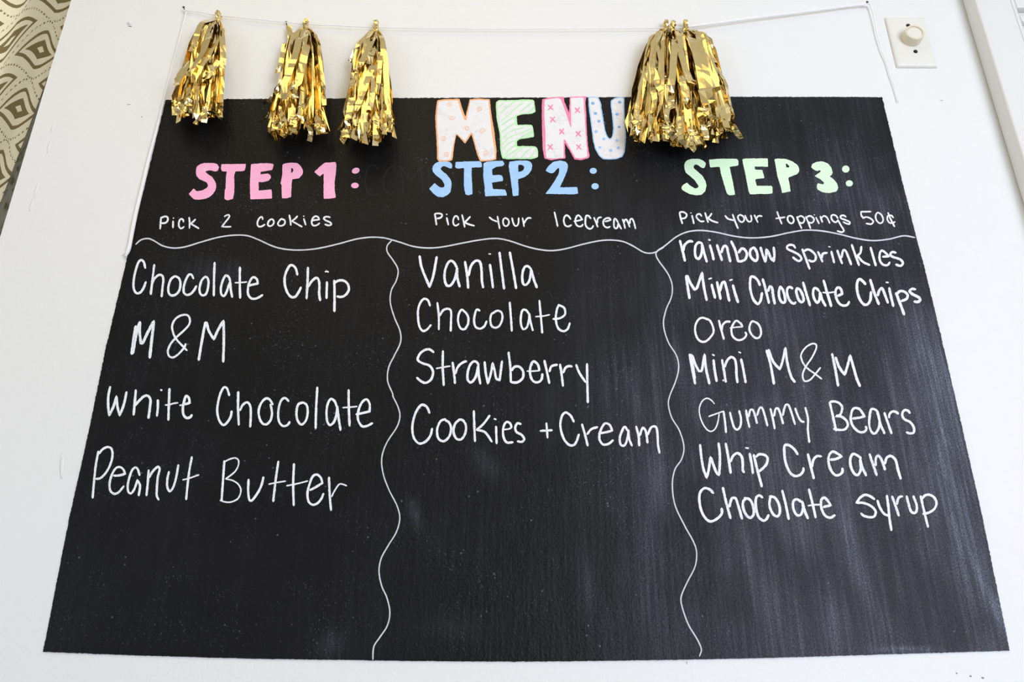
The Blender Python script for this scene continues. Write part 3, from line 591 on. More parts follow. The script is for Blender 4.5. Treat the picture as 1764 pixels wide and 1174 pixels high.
o = link_mesh('erased_mark', V, F, M_GHOST, board); o['label'] = 'faint ghosts of rubbed-out chalk letters'; o['kind'] = 'stuff'

# ------------------------------------------------------------------ big coloured letters
from mathutils.geometry import tessellate_polygon
def plate(name, x0, y0, s, txt, material, parent, h=0.0004, base=None, holes=(), soft=1.0, rnd=rnd, curve=True, jit=0.18):
    """outline in crop pixels -> raised chalk plate, optionally with holes"""
    loops = []
    for t in (txt,) + tuple(holes):
        raw = [p[:2] for p in parse(t, x0, y0, s)]
        # cut the corners a little, then roughen
        P = []
        n = len(raw)
        for i in range(n):
            a, c, e = raw[i - 1], raw[i], raw[(i + 1) % n]
            la = math.hypot(c[0] - a[0], c[1] - a[1]); le = math.hypot(c[0] - e[0], c[1] - e[1])
            ra = min(soft, la * 0.33) / max(la, 1e-6); re = min(soft, le * 0.33) / max(le, 1e-6)
            P.append((c[0] + (a[0] - c[0]) * ra, c[1] + (a[1] - c[1]) * ra))
            P.append((c[0] + (e[0] - c[0]) * re, c[1] + (e[1] - c[1]) * re))
        loops.append(jag(P, 2.2, jit, rnd))
    b = BT if base is None else base
    V, F = [], []
    top = [[Vector((x, y, 0)) for x, y in L] for L in loops]
    tris = tessellate_polygon(top)
    flat = [p for L in loops for p in L]
    V = [wp(x, y, b + h) for x, y in flat] + [wp(x, y, b) for x, y in flat]
    N = len(flat)
    for t in tris:
        a, c, e = (V[i] for i in t)
        F.append(tuple(t) if (c - a).cross(e - a).y < 0 else (t[0], t[2], t[1]))
    k = 0
    for L in loops:
        n = len(L)
        for i in range(n):
            j = (i + 1) % n
            F.append((k + i, N + k + i, N + k + j, k + j))
        k += n
    return link_mesh(name, V, F, material, parent)
def ell(cx, cy, rx, ry, tilt=0, n=18):
    out = []
    for i in range(n):
        a = 2 * math.pi * i / n; x = rx * math.cos(a); y = ry * math.sin(a)
        out.append('%.1f,%.1f' % (cx + x * math.cos(tilt) - y * math.sin(tilt), cy + x * math.sin(tilt) + y * math.cos(tilt)))
    return ' '.join(out)

HEADS = [
 ('pink', M_PINK, 'pink chalk heading STEP 1:', [
  ('letter', 320, 270, 12, '60,765 165,650 205,695 240,712 350,690 420,650 460,610 455,570 430,525 370,500 280,460 220,390 212,330 212,260 230,200 300,150 380,125 590,130 650,150 692,215 660,290 600,305 550,285 500,278 450,285 400,305 460,360 540,410 590,480 625,560 628,620 610,700 540,790 480,835 420,860 350,875 280,885 180,880 140,850 110,820', ()),
  ('letter', 320, 270, 12, '735,150 1245,145 1235,220 1215,285 1150,298 1025,300 1000,400 1005,600 1000,750 975,870 860,900 800,870 805,690 825,650 830,450 850,300 750,298 725,240', ()),
  ('letter', 420, 270, 8.4, '105,105 180,100 260,92 380,94 430,105 430,125 410,190 320,205 245,215 240,255 350,240 385,265 395,300 360,345 265,368 215,360 215,490 300,480 400,470 410,600 340,605 240,610 95,615 88,400 95,250', ()),
  ('letter', 420, 270, 8.4, '560,110 620,90 700,84 770,88 820,130 850,180 858,220 845,260 800,310 700,325 690,400 685,580 620,600 550,598 545,400 530,385 555,270', ('685,165 705,162 718,190 708,220 685,235',)),
  ('digit', 420, 270, 8.4, '1170,85 1330,75 1340,130 1330,250 1315,350 1315,480 1330,590 1240,605 1155,605 1155,240 1100,285 1020,220 1100,140', ()),
  ('colon_dot', 420, 270, 8.4, ell(1620, 200, 58, 42, -0.35), ()), ('colon_dot', 420, 270, 8.4, ell(1608, 414, 56, 41), ())]),
 ('blue', M_BLUE, 'light blue chalk heading STEP 2:', [
  ('letter', 735, 270, 12, '50,660 165,540 230,600 270,628 310,635 350,630 370,600 365,560 320,480 260,430 180,370 130,310 115,250 130,190 170,140 220,110 280,98 400,96 470,104 510,130 530,180 520,240 480,240 430,215 390,200 350,188 310,210 285,250 330,300 400,350 450,410 495,470 515,550 510,620 490,730 430,790 340,835 230,825 130,750', ()),
  ('letter', 735, 270, 12, '600,105 860,95 1110,92 1140,130 1140,215 930,220 930,400 945,700 945,770 860,795 800,775 770,600 770,400 775,230 620,240 585,210', ()),
  ('letter', 735, 270, 12, '1175,130 1250,100 1400,85 1570,80 1590,110 1610,155 1560,195 1440,205 1370,245 1352,265 1360,380 1420,378 1500,370 1560,390 1580,450 1575,500 1440,520 1345,535 1370,665 1620,675 1640,720 1660,800 1450,805 1210,815 1195,600 1170,400', ()),
  ('letter', 870, 270, 10.376, '80,85 200,68 380,65 440,80 475,115 487,160 475,230 420,310 350,360 230,400 240,540 243,690 140,700 120,550 95,350 65,180', ('240,140 300,142 335,165 345,190 330,235 290,260 235,270',)),
  ('digit', 870, 270, 10.376, '725,250 780,160 860,90 980,65 1080,85 1120,130 1125,180 1110,250 1060,370 980,545 1290,540 1310,655 1230,670 900,665 720,660 800,560 900,410 960,300 970,215 955,195 920,225 880,275 840,295 790,285', ()),
  ('colon_dot', 870, 270, 10.376, ell(1577, 250, 64, 54), ()), ('colon_dot', 870, 270, 10.376, ell(1610, 525, 66, 56), ())]),
 ('green', M_GREEN, 'mint green chalk heading STEP 3:', [
  ('letter', 1165, 265, 12, '105,690 140,640 220,590 280,650 385,715 445,700 465,665 440,630 380,540 300,470 200,390 170,310 163,230 190,160 240,122 340,100 480,105 560,140 612,190 600,250 580,290 545,295 500,270 440,225 400,215 365,235 355,280 380,315 450,370 530,440 600,550 625,650 600,770 520,845 420,855 300,835 200,790 120,740', ()),
  ('letter', 1165, 265, 12, '675,115 900,100 1250,100 1285,140 1285,235 1230,250 1100,265 1130,400 1175,600 1215,840 1150,852 1090,852 1050,820 990,640 930,430 895,265 790,272 700,280 685,200', ()),
  ('letter', 1290, 265, 9.284, '-106,92 -80,76 300,70 310,205 90,200 100,250 215,255 250,385 100,405 125,510 360,508 380,530 378,630 300,640 200,638 20,645 -2,600 -45,380', ()),
  ('letter', 1290, 265, 9.284, '408,85 470,73 600,82 700,120 780,180 805,240 805,280 770,325 700,350 630,378 650,480 668,600 530,625 515,540 455,350 435,220', ('588,158 605,152 650,195 645,215 598,218',)),
  ('digit', 1290, 265, 9.284, '995,210 1015,160 1080,128 1170,118 1260,150 1320,220 1342,300 1320,340 1290,358 1350,400 1410,470 1430,540 1400,600 1290,625 1180,612 1100,570 1085,520 1105,465 1190,490 1205,460 1140,400 1050,352 1150,285 1145,262 1120,262 1090,275 1030,245', ()),
  ('colon_dot', 1290, 265, 9.284, ell(1550, 242, 60, 57), ()), ('colon_dot', 1290, 265, 9.284, ell(1607, 470, 58, 50), ())])]
for cname, mm, lab, items in HEADS:
    c0 = items[3]
    px, py = c0[1] + 50, c0[2] + 40
    e = empty('heading', wp(px, py, HB), board); e['label'] = lab
    for nm, x0, y0, s, txt, holes in items:
        plate(nm, x0, y0, s, txt, mm, e, holes=holes, soft=0.9)

def strokes(name, parent, x0, y0, s, items, w, material, base, rough=0.12):
    for k, it in enumerate(items):
        V, F = [], []
        for t in (it if isinstance(it, tuple) else (it,)): ribbon(parse(t, x0, y0, s), w, V, F, base, rnd, k % 6, rough=rough)
        link_mesh(name, V, F, material, parent)
B1 = BT + 0.0004
# M: orange outline, white fill, orange curls
o = plate('title_letter', 740, 160, 9.782, '130,125 240,105 505,98 545,240 605,400 640,260 675,105 820,92 1018,105 1030,260 1055,440 1092,650 1108,800 1128,950 1125,1120 1050,1140 900,1155 850,1150 805,1050 760,880 705,695 600,855 455,700 415,880 385,1130 300,1155 160,1158 125,1110 125,950 105,600 95,420 110,250', M_ORANGE, board)
o['label'] = 'white block letter M outlined in orange with curls'
plate('fill', 740, 160, 9.782, '150,145 240,130 480,125 510,240 592,460 620,460 655,280 690,125 820,115 992,125 1005,260 1025,440 1045,650 1075,850 1100,960 1100,1105 1040,1120 900,1130 865,1125 830,1050 780,880 720,670 695,665 600,815 465,690 440,690 395,880 360,1115 300,1132 165,1130 150,1100 152,950 130,600 122,420 135,250', M_FILL, o, base=B1, h=0.0003)
curls = []
for cx, cy in ((325, 190), (370, 415), (240, 760), (290, 1030), (625, 600), (850, 268), (900, 630), (955, 1000)):
    pts = []
    for i in range(15):
        a = i * 0.62 + cx; r = 1 - i / 17
        pts.append('%.0f,%.0f' % (cx + 60 * r * math.cos(a), cy + 44 * r * math.sin(a)))
    curls.append(' '.join(pts))
strokes('curl', o, 740, 160, 9.782, curls, 1.25, M_LORANGE, B1 + 0.00045)
# E: green outline and hatching
o = plate('title_letter', 845, 160, 9.783, '92,155 140,120 400,120 560,108 720,115 740,145 750,230 760,320 700,350 520,365 455,385 440,400 445,470 455,540 600,532 700,540 720,600 735,740 600,765 480,785 445,815 448,895 600,895 750,898 785,925 802,980 800,1080 750,1100 690,1115 450,1112 300,1118 200,1105 165,960 155,700 105,450 90,250', M_LGREEN, board)
o['label'] = 'white block letter E outlined and hatched in green'
plate('fill', 845, 160, 9.783, '115,165 150,142 700,140 722,160 735,320 690,335 520,345 430,370 405,400 410,470 425,555 690,560 700,600 712,725 600,745 460,770 410,815 412,912 550,918 740,920 775,950 780,1065 690,1090 300,1095 225,1085 190,960 180,700 130,440 115,250', M_FILL, o, base=B1, h=0.0003)
strokes('hatching_line', o, 845, 160, 9.783, ['140,235 225,165', '150,350 280,240 400,150', '180,468 320,350 440,240 545,160', '185,545 300,460 400,405', '490,320 590,240 700,150', '190,660 300,570 420,500', '200,775 330,650 560,580', '200,860 330,740 600,640 690,580', '205,940 300,850 400,800', '430,800 560,720 700,640', '240,1040 330,940 420,880', '230,1085 380,990 500,910', '380,1090 450,1000 540,920', '520,1090 580,1010 680,930', '660,1090 720,1020 760,950', '600,745 660,700 705,660', '640,330 700,270 735,240'], 1.7, M_LGREEN, B1 + 0.00045)
# N
o = plate('title_letter', 920, 155, 9.394, '130,150 250,120 480,105 490,190 568,370 578,108 850,100 830,200 845,400 850,600 870,900 900,1060 885,1100 760,1135 650,1120 600,1020 500,855 500,1000 508,1105 400,1115 280,1135 170,1110 140,950 130,650 125,400', M_HOT, board)
o['label'] = 'white block letter N outlined in pink with crosses'
plate('fill', 920, 155, 9.394, '172,158 250,145 400,128 440,160 500,330 590,600 602,600 598,400 592,125 800,118 805,250 820,400 828,600 845,850 865,1060 850,1085 750,1108 665,1095 620,1010 500,800 480,800 478,1000 478,1095 300,1108 200,1100 185,950 185,700 165,400', M_FILL, o, base=B1, h=0.0003)
xs = []
for cx, cy in ((265, 280), (300, 475), (445, 670), (260, 920), (700, 325), (715, 705), (722, 920)):
    xs.append(('%d,%d %d,%d' % (cx - 38, cy - 36, cx + 44, cy + 40), '%d,%d %d,%d' % (cx + 36, cy - 44, cx - 34, cy + 42)))
strokes('cross', o, 920, 155, 9.394, xs, 2.1, M_HOT, B1 + 0.00045)
# U
o = plate('title_letter', 920, 155, 9.394, '875,115 960,108 1040,118 1080,200 1110,400 1150,640 1175,720 1200,765 1230,785 1255,765 1272,700 1280,620 1265,450 1240,250 1240,170 1300,130 1380,112 1460,118 1465,400 1480,600 1490,750 1470,1000 1430,1080 1330,1118 1230,1125 1120,1120 1050,1065 985,950 955,830 940,700 900,400 880,250', M_SKY, board)
o['label'] = 'white block letter U outlined in blue with dots'
plate('fill', 920, 155, 9.394, '893,128 960,122 1030,130 1062,205 1090,400 1135,640 1160,730 1195,785 1230,802 1265,780 1290,700 1298,620 1282,450 1258,250 1260,180 1310,145 1380,130 1442,135 1447,400 1462,600 1470,750 1450,990 1415,1065 1325,1103 1230,1110 1125,1105 1065,1055 1003,945 970,830 955,700 918,400 898,250', M_FILL, o, base=B1, h=0.0003)
for cx, cy in ((950, 215), (993, 377), (1050, 504), (1003, 670), (1130, 790), (1065, 928), (1240, 977), (1363, 935), (1343, 815), (1377, 597), (1342, 392), (1385, 197)):
    plate('dot', 920, 155, 9.394, ell(cx, cy, rnd.uniform(25, 31), rnd.uniform(20, 25), rnd.uniform(-0.3, 0.3), 12), M_DOT if cy < 650 else M_SKY, o, base=B1 + 0.0003, h=0.0002, soft=0.3)

# ------------------------------------------------------------------ dimmer switch
def disc(name, c, r0, r1, y0, y1, material, parent, n=40, recess=None, flute=0):
    """turned knob lying along -y: radius r0 at the wall end (off y0) to r1 at the face (off y1)"""
    V, F = [], []
    prof = [(r0, y0), (r0, y0 + (y1 - y0) * 0.15), ((r0 + r1) / 2, (y0 + y1) / 2), (r1, y1 - 0.0008), (r1 - 0.0008, y1)]
    if recess: prof += [(r1 - recess[0], y1), (r1 - recess[0] - 0.0006, y1 - recess[1]), (0.0, y1 - recess[1])]
    else: prof += [(r1 * 0.5, y1 + 0.0003), (0.0, y1 + 0.0004)]
    rows = []
    for k, (r, y) in enumerate(prof):
        if r == 0.0:
            V.append(Vector((c.x, -y, c.z))); rows.append([len(V) - 1]); continue
        row = []
        for i in range(n):
            a = 2 * math.pi * i / n
            rr = r * (1 + (flute if (i % 2 and k in (1, 2, 3)) else 0))
            V.append(Vector((c.x + rr * math.cos(a), -y, c.z + rr * math.sin(a)))); row.append(len(V) - 1)
        rows.append(row)
    for a, c2 in zip(rows, rows[1:]):
        for i in range(n):
            j = (i + 1) % n
            if len(c2) == 1: F.append((a[i], a[j], c2[0]))
            else: F.append((a[i], a[j], c2[j], c2[i]))
    o = link_mesh(name, V, F, material, parent)
    o.data.polygons.foreach_set('use_smooth', [True] * len(o.data.polygons))
    md = o.modifiers.new('edge', 'EDGE_SPLIT'); md.split_angle = math.radians(40)
    return o
pc = [wp(1524.5, 29, 0.004), wp(1593.5, 29.5, 0.004), wp(1614, 116, 0.004), wp(1546, 113, 0.004)]
px0 = (pc[0].x + pc[3].x) / 2; px1 = (pc[1].x + pc[2].x) / 2
pzt = (pc[0].z + pc[1].z) / 2; pzb = (pc[2].z + pc[3].z) / 2
sw = tag(empty('dimmer_switch', ((px0 + px1) / 2, 0, pzb)), 'cream dimmer switch with a round knob on the white wall, right of the board', 'switch')
V, F = [], []
lay = [(0, 0.0003), (0, 0.0022), (0.0015, 0.0042), (0.006, 0.0056)]
for ins, y in lay:
    V += [Vector((px0 + ins, -y, pzb + ins)), Vector((px1 - ins, -y, pzb + ins)), Vector((px1 - ins, -y, pzt - ins)), Vector((px0 + ins, -y, pzt - ins))]
for k in range(len(lay) - 1):
    for i in range(4):
        j = (i + 1) % 4
        F.append((k * 4 + i, k * 4 + j, k * 4 + 4 + j, k * 4 + 4 + i))
F.append(tuple(range(len(V) - 4, len(V))))
link_mesh('cover_plate', V, F, M_PLATE, sw)
kc = wp(1500 + 620 / 9.03, 10 + 500 / 9.03, 0.0056)
kf = wp(1500 + 693 / 9.03, 10 + 432 / 9.03, 0.0056 + 0.016)
kx = (kc.x + kf.x) / 2; kz = (kc.z + kf.z) / 2
r_k = 0.0165
knob = disc('knob', Vector((kx, 0, kz)), 0.0165, 0.0158, 0.0055, 0.0225, M_KNOB, sw, n=48, recess=(0.0028, 0.0022), flute=0.02)
disc('knob_face', Vector((kx, 0, kz)), 0.0122, 0.0122, 0.0195, 0.0209, M_KNOBF, knob, n=32)
for qx, qy in ((1500 + 588 / 9.03, 10 + 295 / 9.03), (1500 + 703 / 9.03, 10 + 700 / 9.03)):
    q = wp(qx, qy, 0.0075)
    disc('screw', q, 0.0036, 0.0033, 0.0053, 0.0074, M_SCREW, sw, n=16)

# ------------------------------------------------------------------ nails, plaster marks
def nail(px, py, lab, ang=0.0, length=0.009):
    c = wp(px, py, 0.0)
    r = tag(empty('nail', c), lab, 'nail')
    tip = Vector((c.x + ang, -length, c.z + 0.002))
    tube('shank', [Vector((c.x, 0.004, c.z)), tip], 0.0009, M_NAIL, r, n=8)
    tube('head', [tip, tip + Vector((0, -0.0008, 0.0001))], 0.0021, M_NAIL, r, n=12)
    return r
nail(320, 21, 'small dark nail holding the left end of the garland cord', -0.001)
nail(494, 44, 'small dark nail beside the loop of the second gold tassel', 0.0, 0.006)
nail(1490, 12, 'small dark nail holding the right end of the garland cord', 0.001)
def blob(name, px, py, rx, rz, h, material=M_WALL, par=None, n=14, lab=None):
    c = wp(px, py, 0); V, F = [], []
    rings = 4
    for k in range(rings + 1):
        t = k / rings
        rr = math.cos(t * math.pi / 2); y = h * math.sin(t * math.pi / 2)
        if k == rings: V.append(Vector((c.x, -y, c.z))); break
        for i in range(n):
            a = 2 * math.pi * i / n
            V.append(Vector((c.x + rx * rr * math.cos(a) * (1 + 0.1 * math.sin(3 * a)), -y, c.z + rz * rr * math.sin(a))))
    for k in range(rings - 1):
        for i in range(n):
            j = (i + 1) % n
            F.append((k * n + i, k * n + j, (k + 1) * n + j, (k + 1) * n + i))
    for i in range(n): F.append(((rings - 1) * n + i, (rings - 1) * n + (i + 1) % n, len(V) - 1))
    o = link_mesh(name, V, F, material, par, smooth=True)
    if lab: o['label'] = lab
    return o
WORLD[wall.name] = WORLD[wall.name]
blob('painted_nail_head', 224, 41, 0.0045, 0.004, 0.005, par=wall)
for px, py, w_, h_ in ((224, 45.5, 0.0035, 0.0007), (222, 180, 0.003, 0.0008), (244, 201, 0.0014, 0.0008), (1622, 173, 0.0034, 0.0006), (1648, 1159, 0.0013, 0.0010), (1672, 1164, 0.0015, 0.0011), (1693, 1167, 0.0018, 0.0012), (1183, 1141, 0.0005, 0.0020)):
    blob('chip', px, py, w_, h_, 0.0003, M_GHOST if py < 100 else M_JAMB, wall, n=8)
rnd = random.Random(3)
for p0, p1, w_ in (((94, 213), (88, 226), 0.0028), ((88, 240), (82, 264), 0.0030), ((68, 310), (59, 340), 0.0026), ((58, 342), (51, 364), 0.0026), ((107, 780), (106, 824), 0.0030)):
    pts = [wp(p0[0] + (p1[0] - p0[0]) * i / 8 + rnd.gauss(0, 0.3), p0[1] + (p1[1] - p0[1]) * i / 8, 0.0002) for i in range(9)]
    tube('paint_drip', pts, [w_ * (0.25 + 0.75 * math.sin(math.pi * i / 8)) * 1.0 for i in range(9)], M_WALL, wall, flat=0.35)

# ------------------------------------------------------------------ garland cord
def sm(pts, n=6):
    out = []
    L = len(pts)
    for i in range(L - 1):
        p0, p1, p2, p3 = pts[max(i - 1, 0)], pts[i], pts[i + 1], pts[min(i + 2, L - 1)]
        for q in range(n):
            t = q / n; t2 = t * t; t3 = t2 * t
            out.append(tuple(0.5 * ((2 * p1[d]) + (-p0[d] + p2[d]) * t + (2 * p0[d] - 5 * p1[d] + 4 * p2[d] - p3[d]) * t2 + (-p0[d] + 3 * p1[d] - 3 * p2[d] + p3[d]) * t3) for d in range(len(p1))))
    out.append(tuple(pts[-1]))
    return out
cord = tag(empty('garland_cord', wp(320, 18, 0.006)), 'white cotton cord strung between two nails above the chalkboard', 'cord')
CP = [(321, 18, .0065), (345, 21, .007), (372, 26, .008), (430, 32, .008), (490, 38, .008), (530, 42, .009), (590, 44.5, .009), (648, 47, .009), (800, 49.5, .009), (980, 49.5, .009), (1120, 48.5, .009), (1160, 48, .010), (1195, 45, .010), (1300, 31, .009), (1400, 18.5, .008), (1462, 10.5, .007), (1490, 8, .0065)]
tube('cord', [wp(x, y, o_) for x, y, o_ in sm(CP, 5)], [0.0009 + (0.0012 if x > 1190 else 0) for x, y, o_ in sm(CP, 5)], M_CORD, cord, n=8)
LP = [(321, 19, .006), (310, 62, .005), (296, 115, .004), (283, 168, .0035), (272, 215, .0035), (258, 268, .0035), (245, 322, .0035), (234, 368, .0035), (226, 408, .004), (222, 428, .004), (216, 442, .003)]
lp = sm(LP, 6)
tube('hanging_end', [wp(x, y, o_) for x, y, o_ in lp], [0.0011 + 0.0020 * min(1, max(0, (i - 12) / 20)) if i < len(lp) - 5 else 0.0030 - 0.0004 * (i - len(lp) + 5) for i in range(len(lp))], M_CORD, cord, n=8)
for dx, dy in ((-8, 14), (-4, 16), (-11, 10), (-1, 9)):
    tube('frayed_end', [wp(x, y, 0.0022) for x, y in ((222, 430), (220 + dx * 0.5, 430 + dy * 0.6), (221 + dx, 430 + dy))], [0.0012, 0.0009, 0.0004], M_CORD, cord, n=6)
RP = [(1490, 8, .0065), (1499, 8, .008), (1506, 32, .007), (1511, 58, .006), (1518, 84, .005), (1527, 108, .004), (1533, 128, .004), (1540, 148, .004), (1547, 176, .003)]
rp = sm(RP, 6)
tube('hanging_end', [wp(x, y, o_) for x, y, o_ in rp], [0.0013 - 0.0005 * i / len(rp) for i in range(len(rp))], M_CORD, cord, n=8)
for px, py in ((320, 19), (1490, 9)):
    c = wp(px, py, 0.0055)
    pts = [c + Vector((0.0022 * math.cos(a), 0.0006 * math.sin(2 * a), 0.0022 * math.sin(a))) for a in [i * 0.55 for i in range(13)]]
    tube('knot', pts, 0.0010, M_CORD, cord, n=8)

# ------------------------------------------------------------------ gold foil tassels
def foil_strip(P, ang, wid, parent, rnd, taper_top=True):
    """P world points; ang list of yaw angles of the strip's width; flat shaded creased foil"""
    V, F = [], []
    n = len(P)
    for i in range(n):
        t = (P[min(i + 1, n - 1)] - P[max(i - 1, 0)]).normalized()
        w = Vector((math.cos(ang[i]), math.sin(ang[i]), 0))
        w = (w - t * w.dot(t)).normalized()
        k = i / (n - 1)
        ww = wid * (0.35 + 0.65 * min(1, k / 0.22)) if taper_top else wid
        cr_ = t.cross(w) * (rnd.gauss(0, 0.00022))
        V += [P[i] - w * ww / 2, P[i] + cr_, P[i] + w * ww / 2]
    for i in range(n - 1):
        a = 3 * i
        F += [(a, a + 1, a + 4, a + 3), (a + 1, a + 2, a + 5, a + 4)]
    for v in V:
        if v.y > -0.0025: v.y = -0.0025 - 0.0004 * rnd.random()
    return link_mesh('foil_strip', V, F, M_FOIL, parent)

def spine(ctrl, n, rnd, wob=0.0012):
    q = sm(ctrl, 12)
    L = [0]
    pts = [wp(x, y, o_) for x, y, o_ in q]
    for a, c in zip(pts, pts[1:]): L.append(L[-1] + (c - a).length)
    out = []; j = 0
    # creases are unevenly spaced
    cuts = sorted([0, 1] + [min(0.97, max(0.03, (i + rnd.uniform(-0.42, 0.42)) / n)) for i in range(1, n)])
    for c in cuts:
        s = c * L[-1]
        while j < len(L) - 2 and L[j + 1] < s: j += 1
        f = (s - L[j]) / max(L[j + 1] - L[j], 1e-9)
        p = pts[j].lerp(pts[j + 1], min(1, f))
        out.append((c, p))
    res = []
    for c, p in out:
        g = wob * (0.4 + 2.2 * max(0, c - 0.72) / 0.28 * (1 if c > 0.72 else 0) + (0.6 if c < 0.15 else 0))
        res.append(p + Vector((rnd.gauss(0, g), rnd.gauss(0, g * 1.5), rnd.gauss(0, g))) if 0 < c else p)
    return [c for c, _ in out], res

def hang_loop(tx, ty, parent, rnd):
    """twisted foil collar around the cord"""
    c = wp(tx, ty, 0.010)
    V, F = [], []
    n, mth = 16, 7
    for i in range(n):
        a = 2 * math.pi * i / n
        for k in range(mth):
            b_ = 2 * math.pi * k / mth + i * 0.35
            R = 0.0064 + 0.0032 * math.cos(b_) + rnd.gauss(0, 0.0005)
            V.append(c + Vector((0.0034 * math.sin(b_) + rnd.gauss(0, 0.0008), R * math.cos(a) * 0.9, R * math.sin(a) * 1.15 - 0.001)) )
    for v in V:
        if v.y > -0.0015: v.y = -0.0015
    for i in range(n):
        for k in range(mth):
            i2 = (i + 1) % n; k2 = (k + 1) % mth
            F.append((i * mth + k, i2 * mth + k, i2 * mth + k2, i * mth + k2))
    link_mesh('hanging_loop', V, F, M_FOIL, parent)
    pts = [wp(tx + rnd.uniform(-1.2, 1.2), ty + 4 + 2.4 * i, 0.009 + 0.001 * i) for i in range(6)]
    o = tube('twisted_neck', pts, [0.0036, 0.0030, 0.0034, 0.0028, 0.0038, 0.0048], M_FOIL, parent, n=7, twist=0.5)
    o.data.polygons.foreach_set('use_smooth', [False] * len(o.data.polygons))

def tassel(label, top, shoulder, bottom, count, seed, front, group='gold foil tassels on the cord', depth=0.040):
    """shoulder: (left x, right x, y); bottom: (left x, right x, y)"""
    rnd = random.Random(seed)
    tx, ty = top
    r = tag(empty('foil_tassel', wp(tx, ty, 0.008)), label, 'tassel', group)
    hang_loop(tx, ty, r, rnd)
    for i in range(count):
        u = -1 + 2 * (i + 0.5) / count + rnd.gauss(0, 0.07)
        u = max(-1, min(1, u))
        lay_ = rnd.choice((0.0, 0.35, 0.6, 0.85, 1.0))
        bulge = depth * lay_ * math.sqrt(max(0.05, 1 - (u * 0.85) ** 2))
        sx = (shoulder[0] + shoulder[1]) / 2 + u * (shoulder[1] - shoulder[0]) / 2
        sy = shoulder[2] + abs(u) ** 2 * 14 + rnd.uniform(-4, 6)
        bx = (bottom[0] + bottom[1]) / 2 + u * (bottom[1] - bottom[0]) / 2 + rnd.gauss(0, 4)
        by = bottom[2] - abs(u) ** 2 * 12 - (1 - lay_) * 8 + rnd.gauss(0, 8)
        xm = sx + (bx - sx) * 0.5 + rnd.gauss(0, 3); ym = sy + (by - sy) * 0.5
        ctrl = [(tx + u * 2, ty + 9, 0.010), (tx + (sx - tx) * 0.55, ty + (sy - ty) * 0.45, 0.010 + bulge * 0.5), (sx, sy, 0.006 + bulge * 0.85),
                (xm, ym, 0.005 + bulge), (bx * 0.92 + xm * 0.08, by - 22, 0.005 + bulge * 1.0), (bx + rnd.gauss(0, 5), by, 0.006 + bulge * rnd.uniform(0.8, 1.15))]
        cs, P = spine(ctrl, rnd.randint(8, 12), rnd, 0.0007)
        a0 = -u * 0.9 + rnd.gauss(0, 0.35)
        ang = []; cur = a0
        for c in cs:
            if rnd.random() < 0.3: cur = a0 + rnd.gauss(0, 0.45)
            ang.append(cur + (rnd.gauss(0, 0.8) if c > 0.84 else rnd.gauss(0, 0.07)))
        foil_strip(P, ang, rnd.uniform(0.0095, 0.0120), r, rnd)
    # strips read one by one from the front of the bunch
    for txt, w_, a0 in front:
        ctrl = []
        for t in txt.split():
            v = [float(q) for q in t.split(',')]
            ctrl.append((v[0], v[1], (v[2] if len(v) > 2 else 44) / 1000))
        cs, P = spine(ctrl, max(8, len(ctrl) * 3), rnd, 0.0006)
        ang = []; cur = a0
        for c in cs:
            if rnd.random() < 0.2: cur = a0 + rnd.gauss(0, 0.25)
            ang.append(cur + (rnd.gauss(0, 0.45) if c > 0.9 else rnd.gauss(0, 0.03)))
        foil_strip(P, ang, w_ / 1000, r, rnd, taper_top=False)
    # curled cut ends at the bottom
    for i in range(int(count * 0.5)):
        u = rnd.uniform(-1, 1)
        bx = (bottom[0] + bottom[1]) / 2 + u * (bottom[1] - bottom[0]) / 2; by = bottom[2] - rnd.uniform(2, 30)
        o0 = depth * rnd.uniform(0.3, 1.05) + 0.008
        pts = []
        p = wp(bx, by - 12, o0); d = Vector((rnd.gauss(0, 0.5), rnd.gauss(0, 0.4), -1)).normalized()
        for k in range(6):
            pts.append(p.copy()); p = p + d * 0.0052
            d = (d + Vector((rnd.gauss(0, 0.5), rnd.gauss(0, 0.6), rnd.gauss(-0.2, 0.4)))).normalized()
        a = rnd.uniform(-1.2, 1.2)
        foil_strip(pts, [a + rnd.gauss(0, 0.3) for _ in pts], rnd.uniform(0.0075, 0.0105), r, rnd, taper_top=False)
    return r

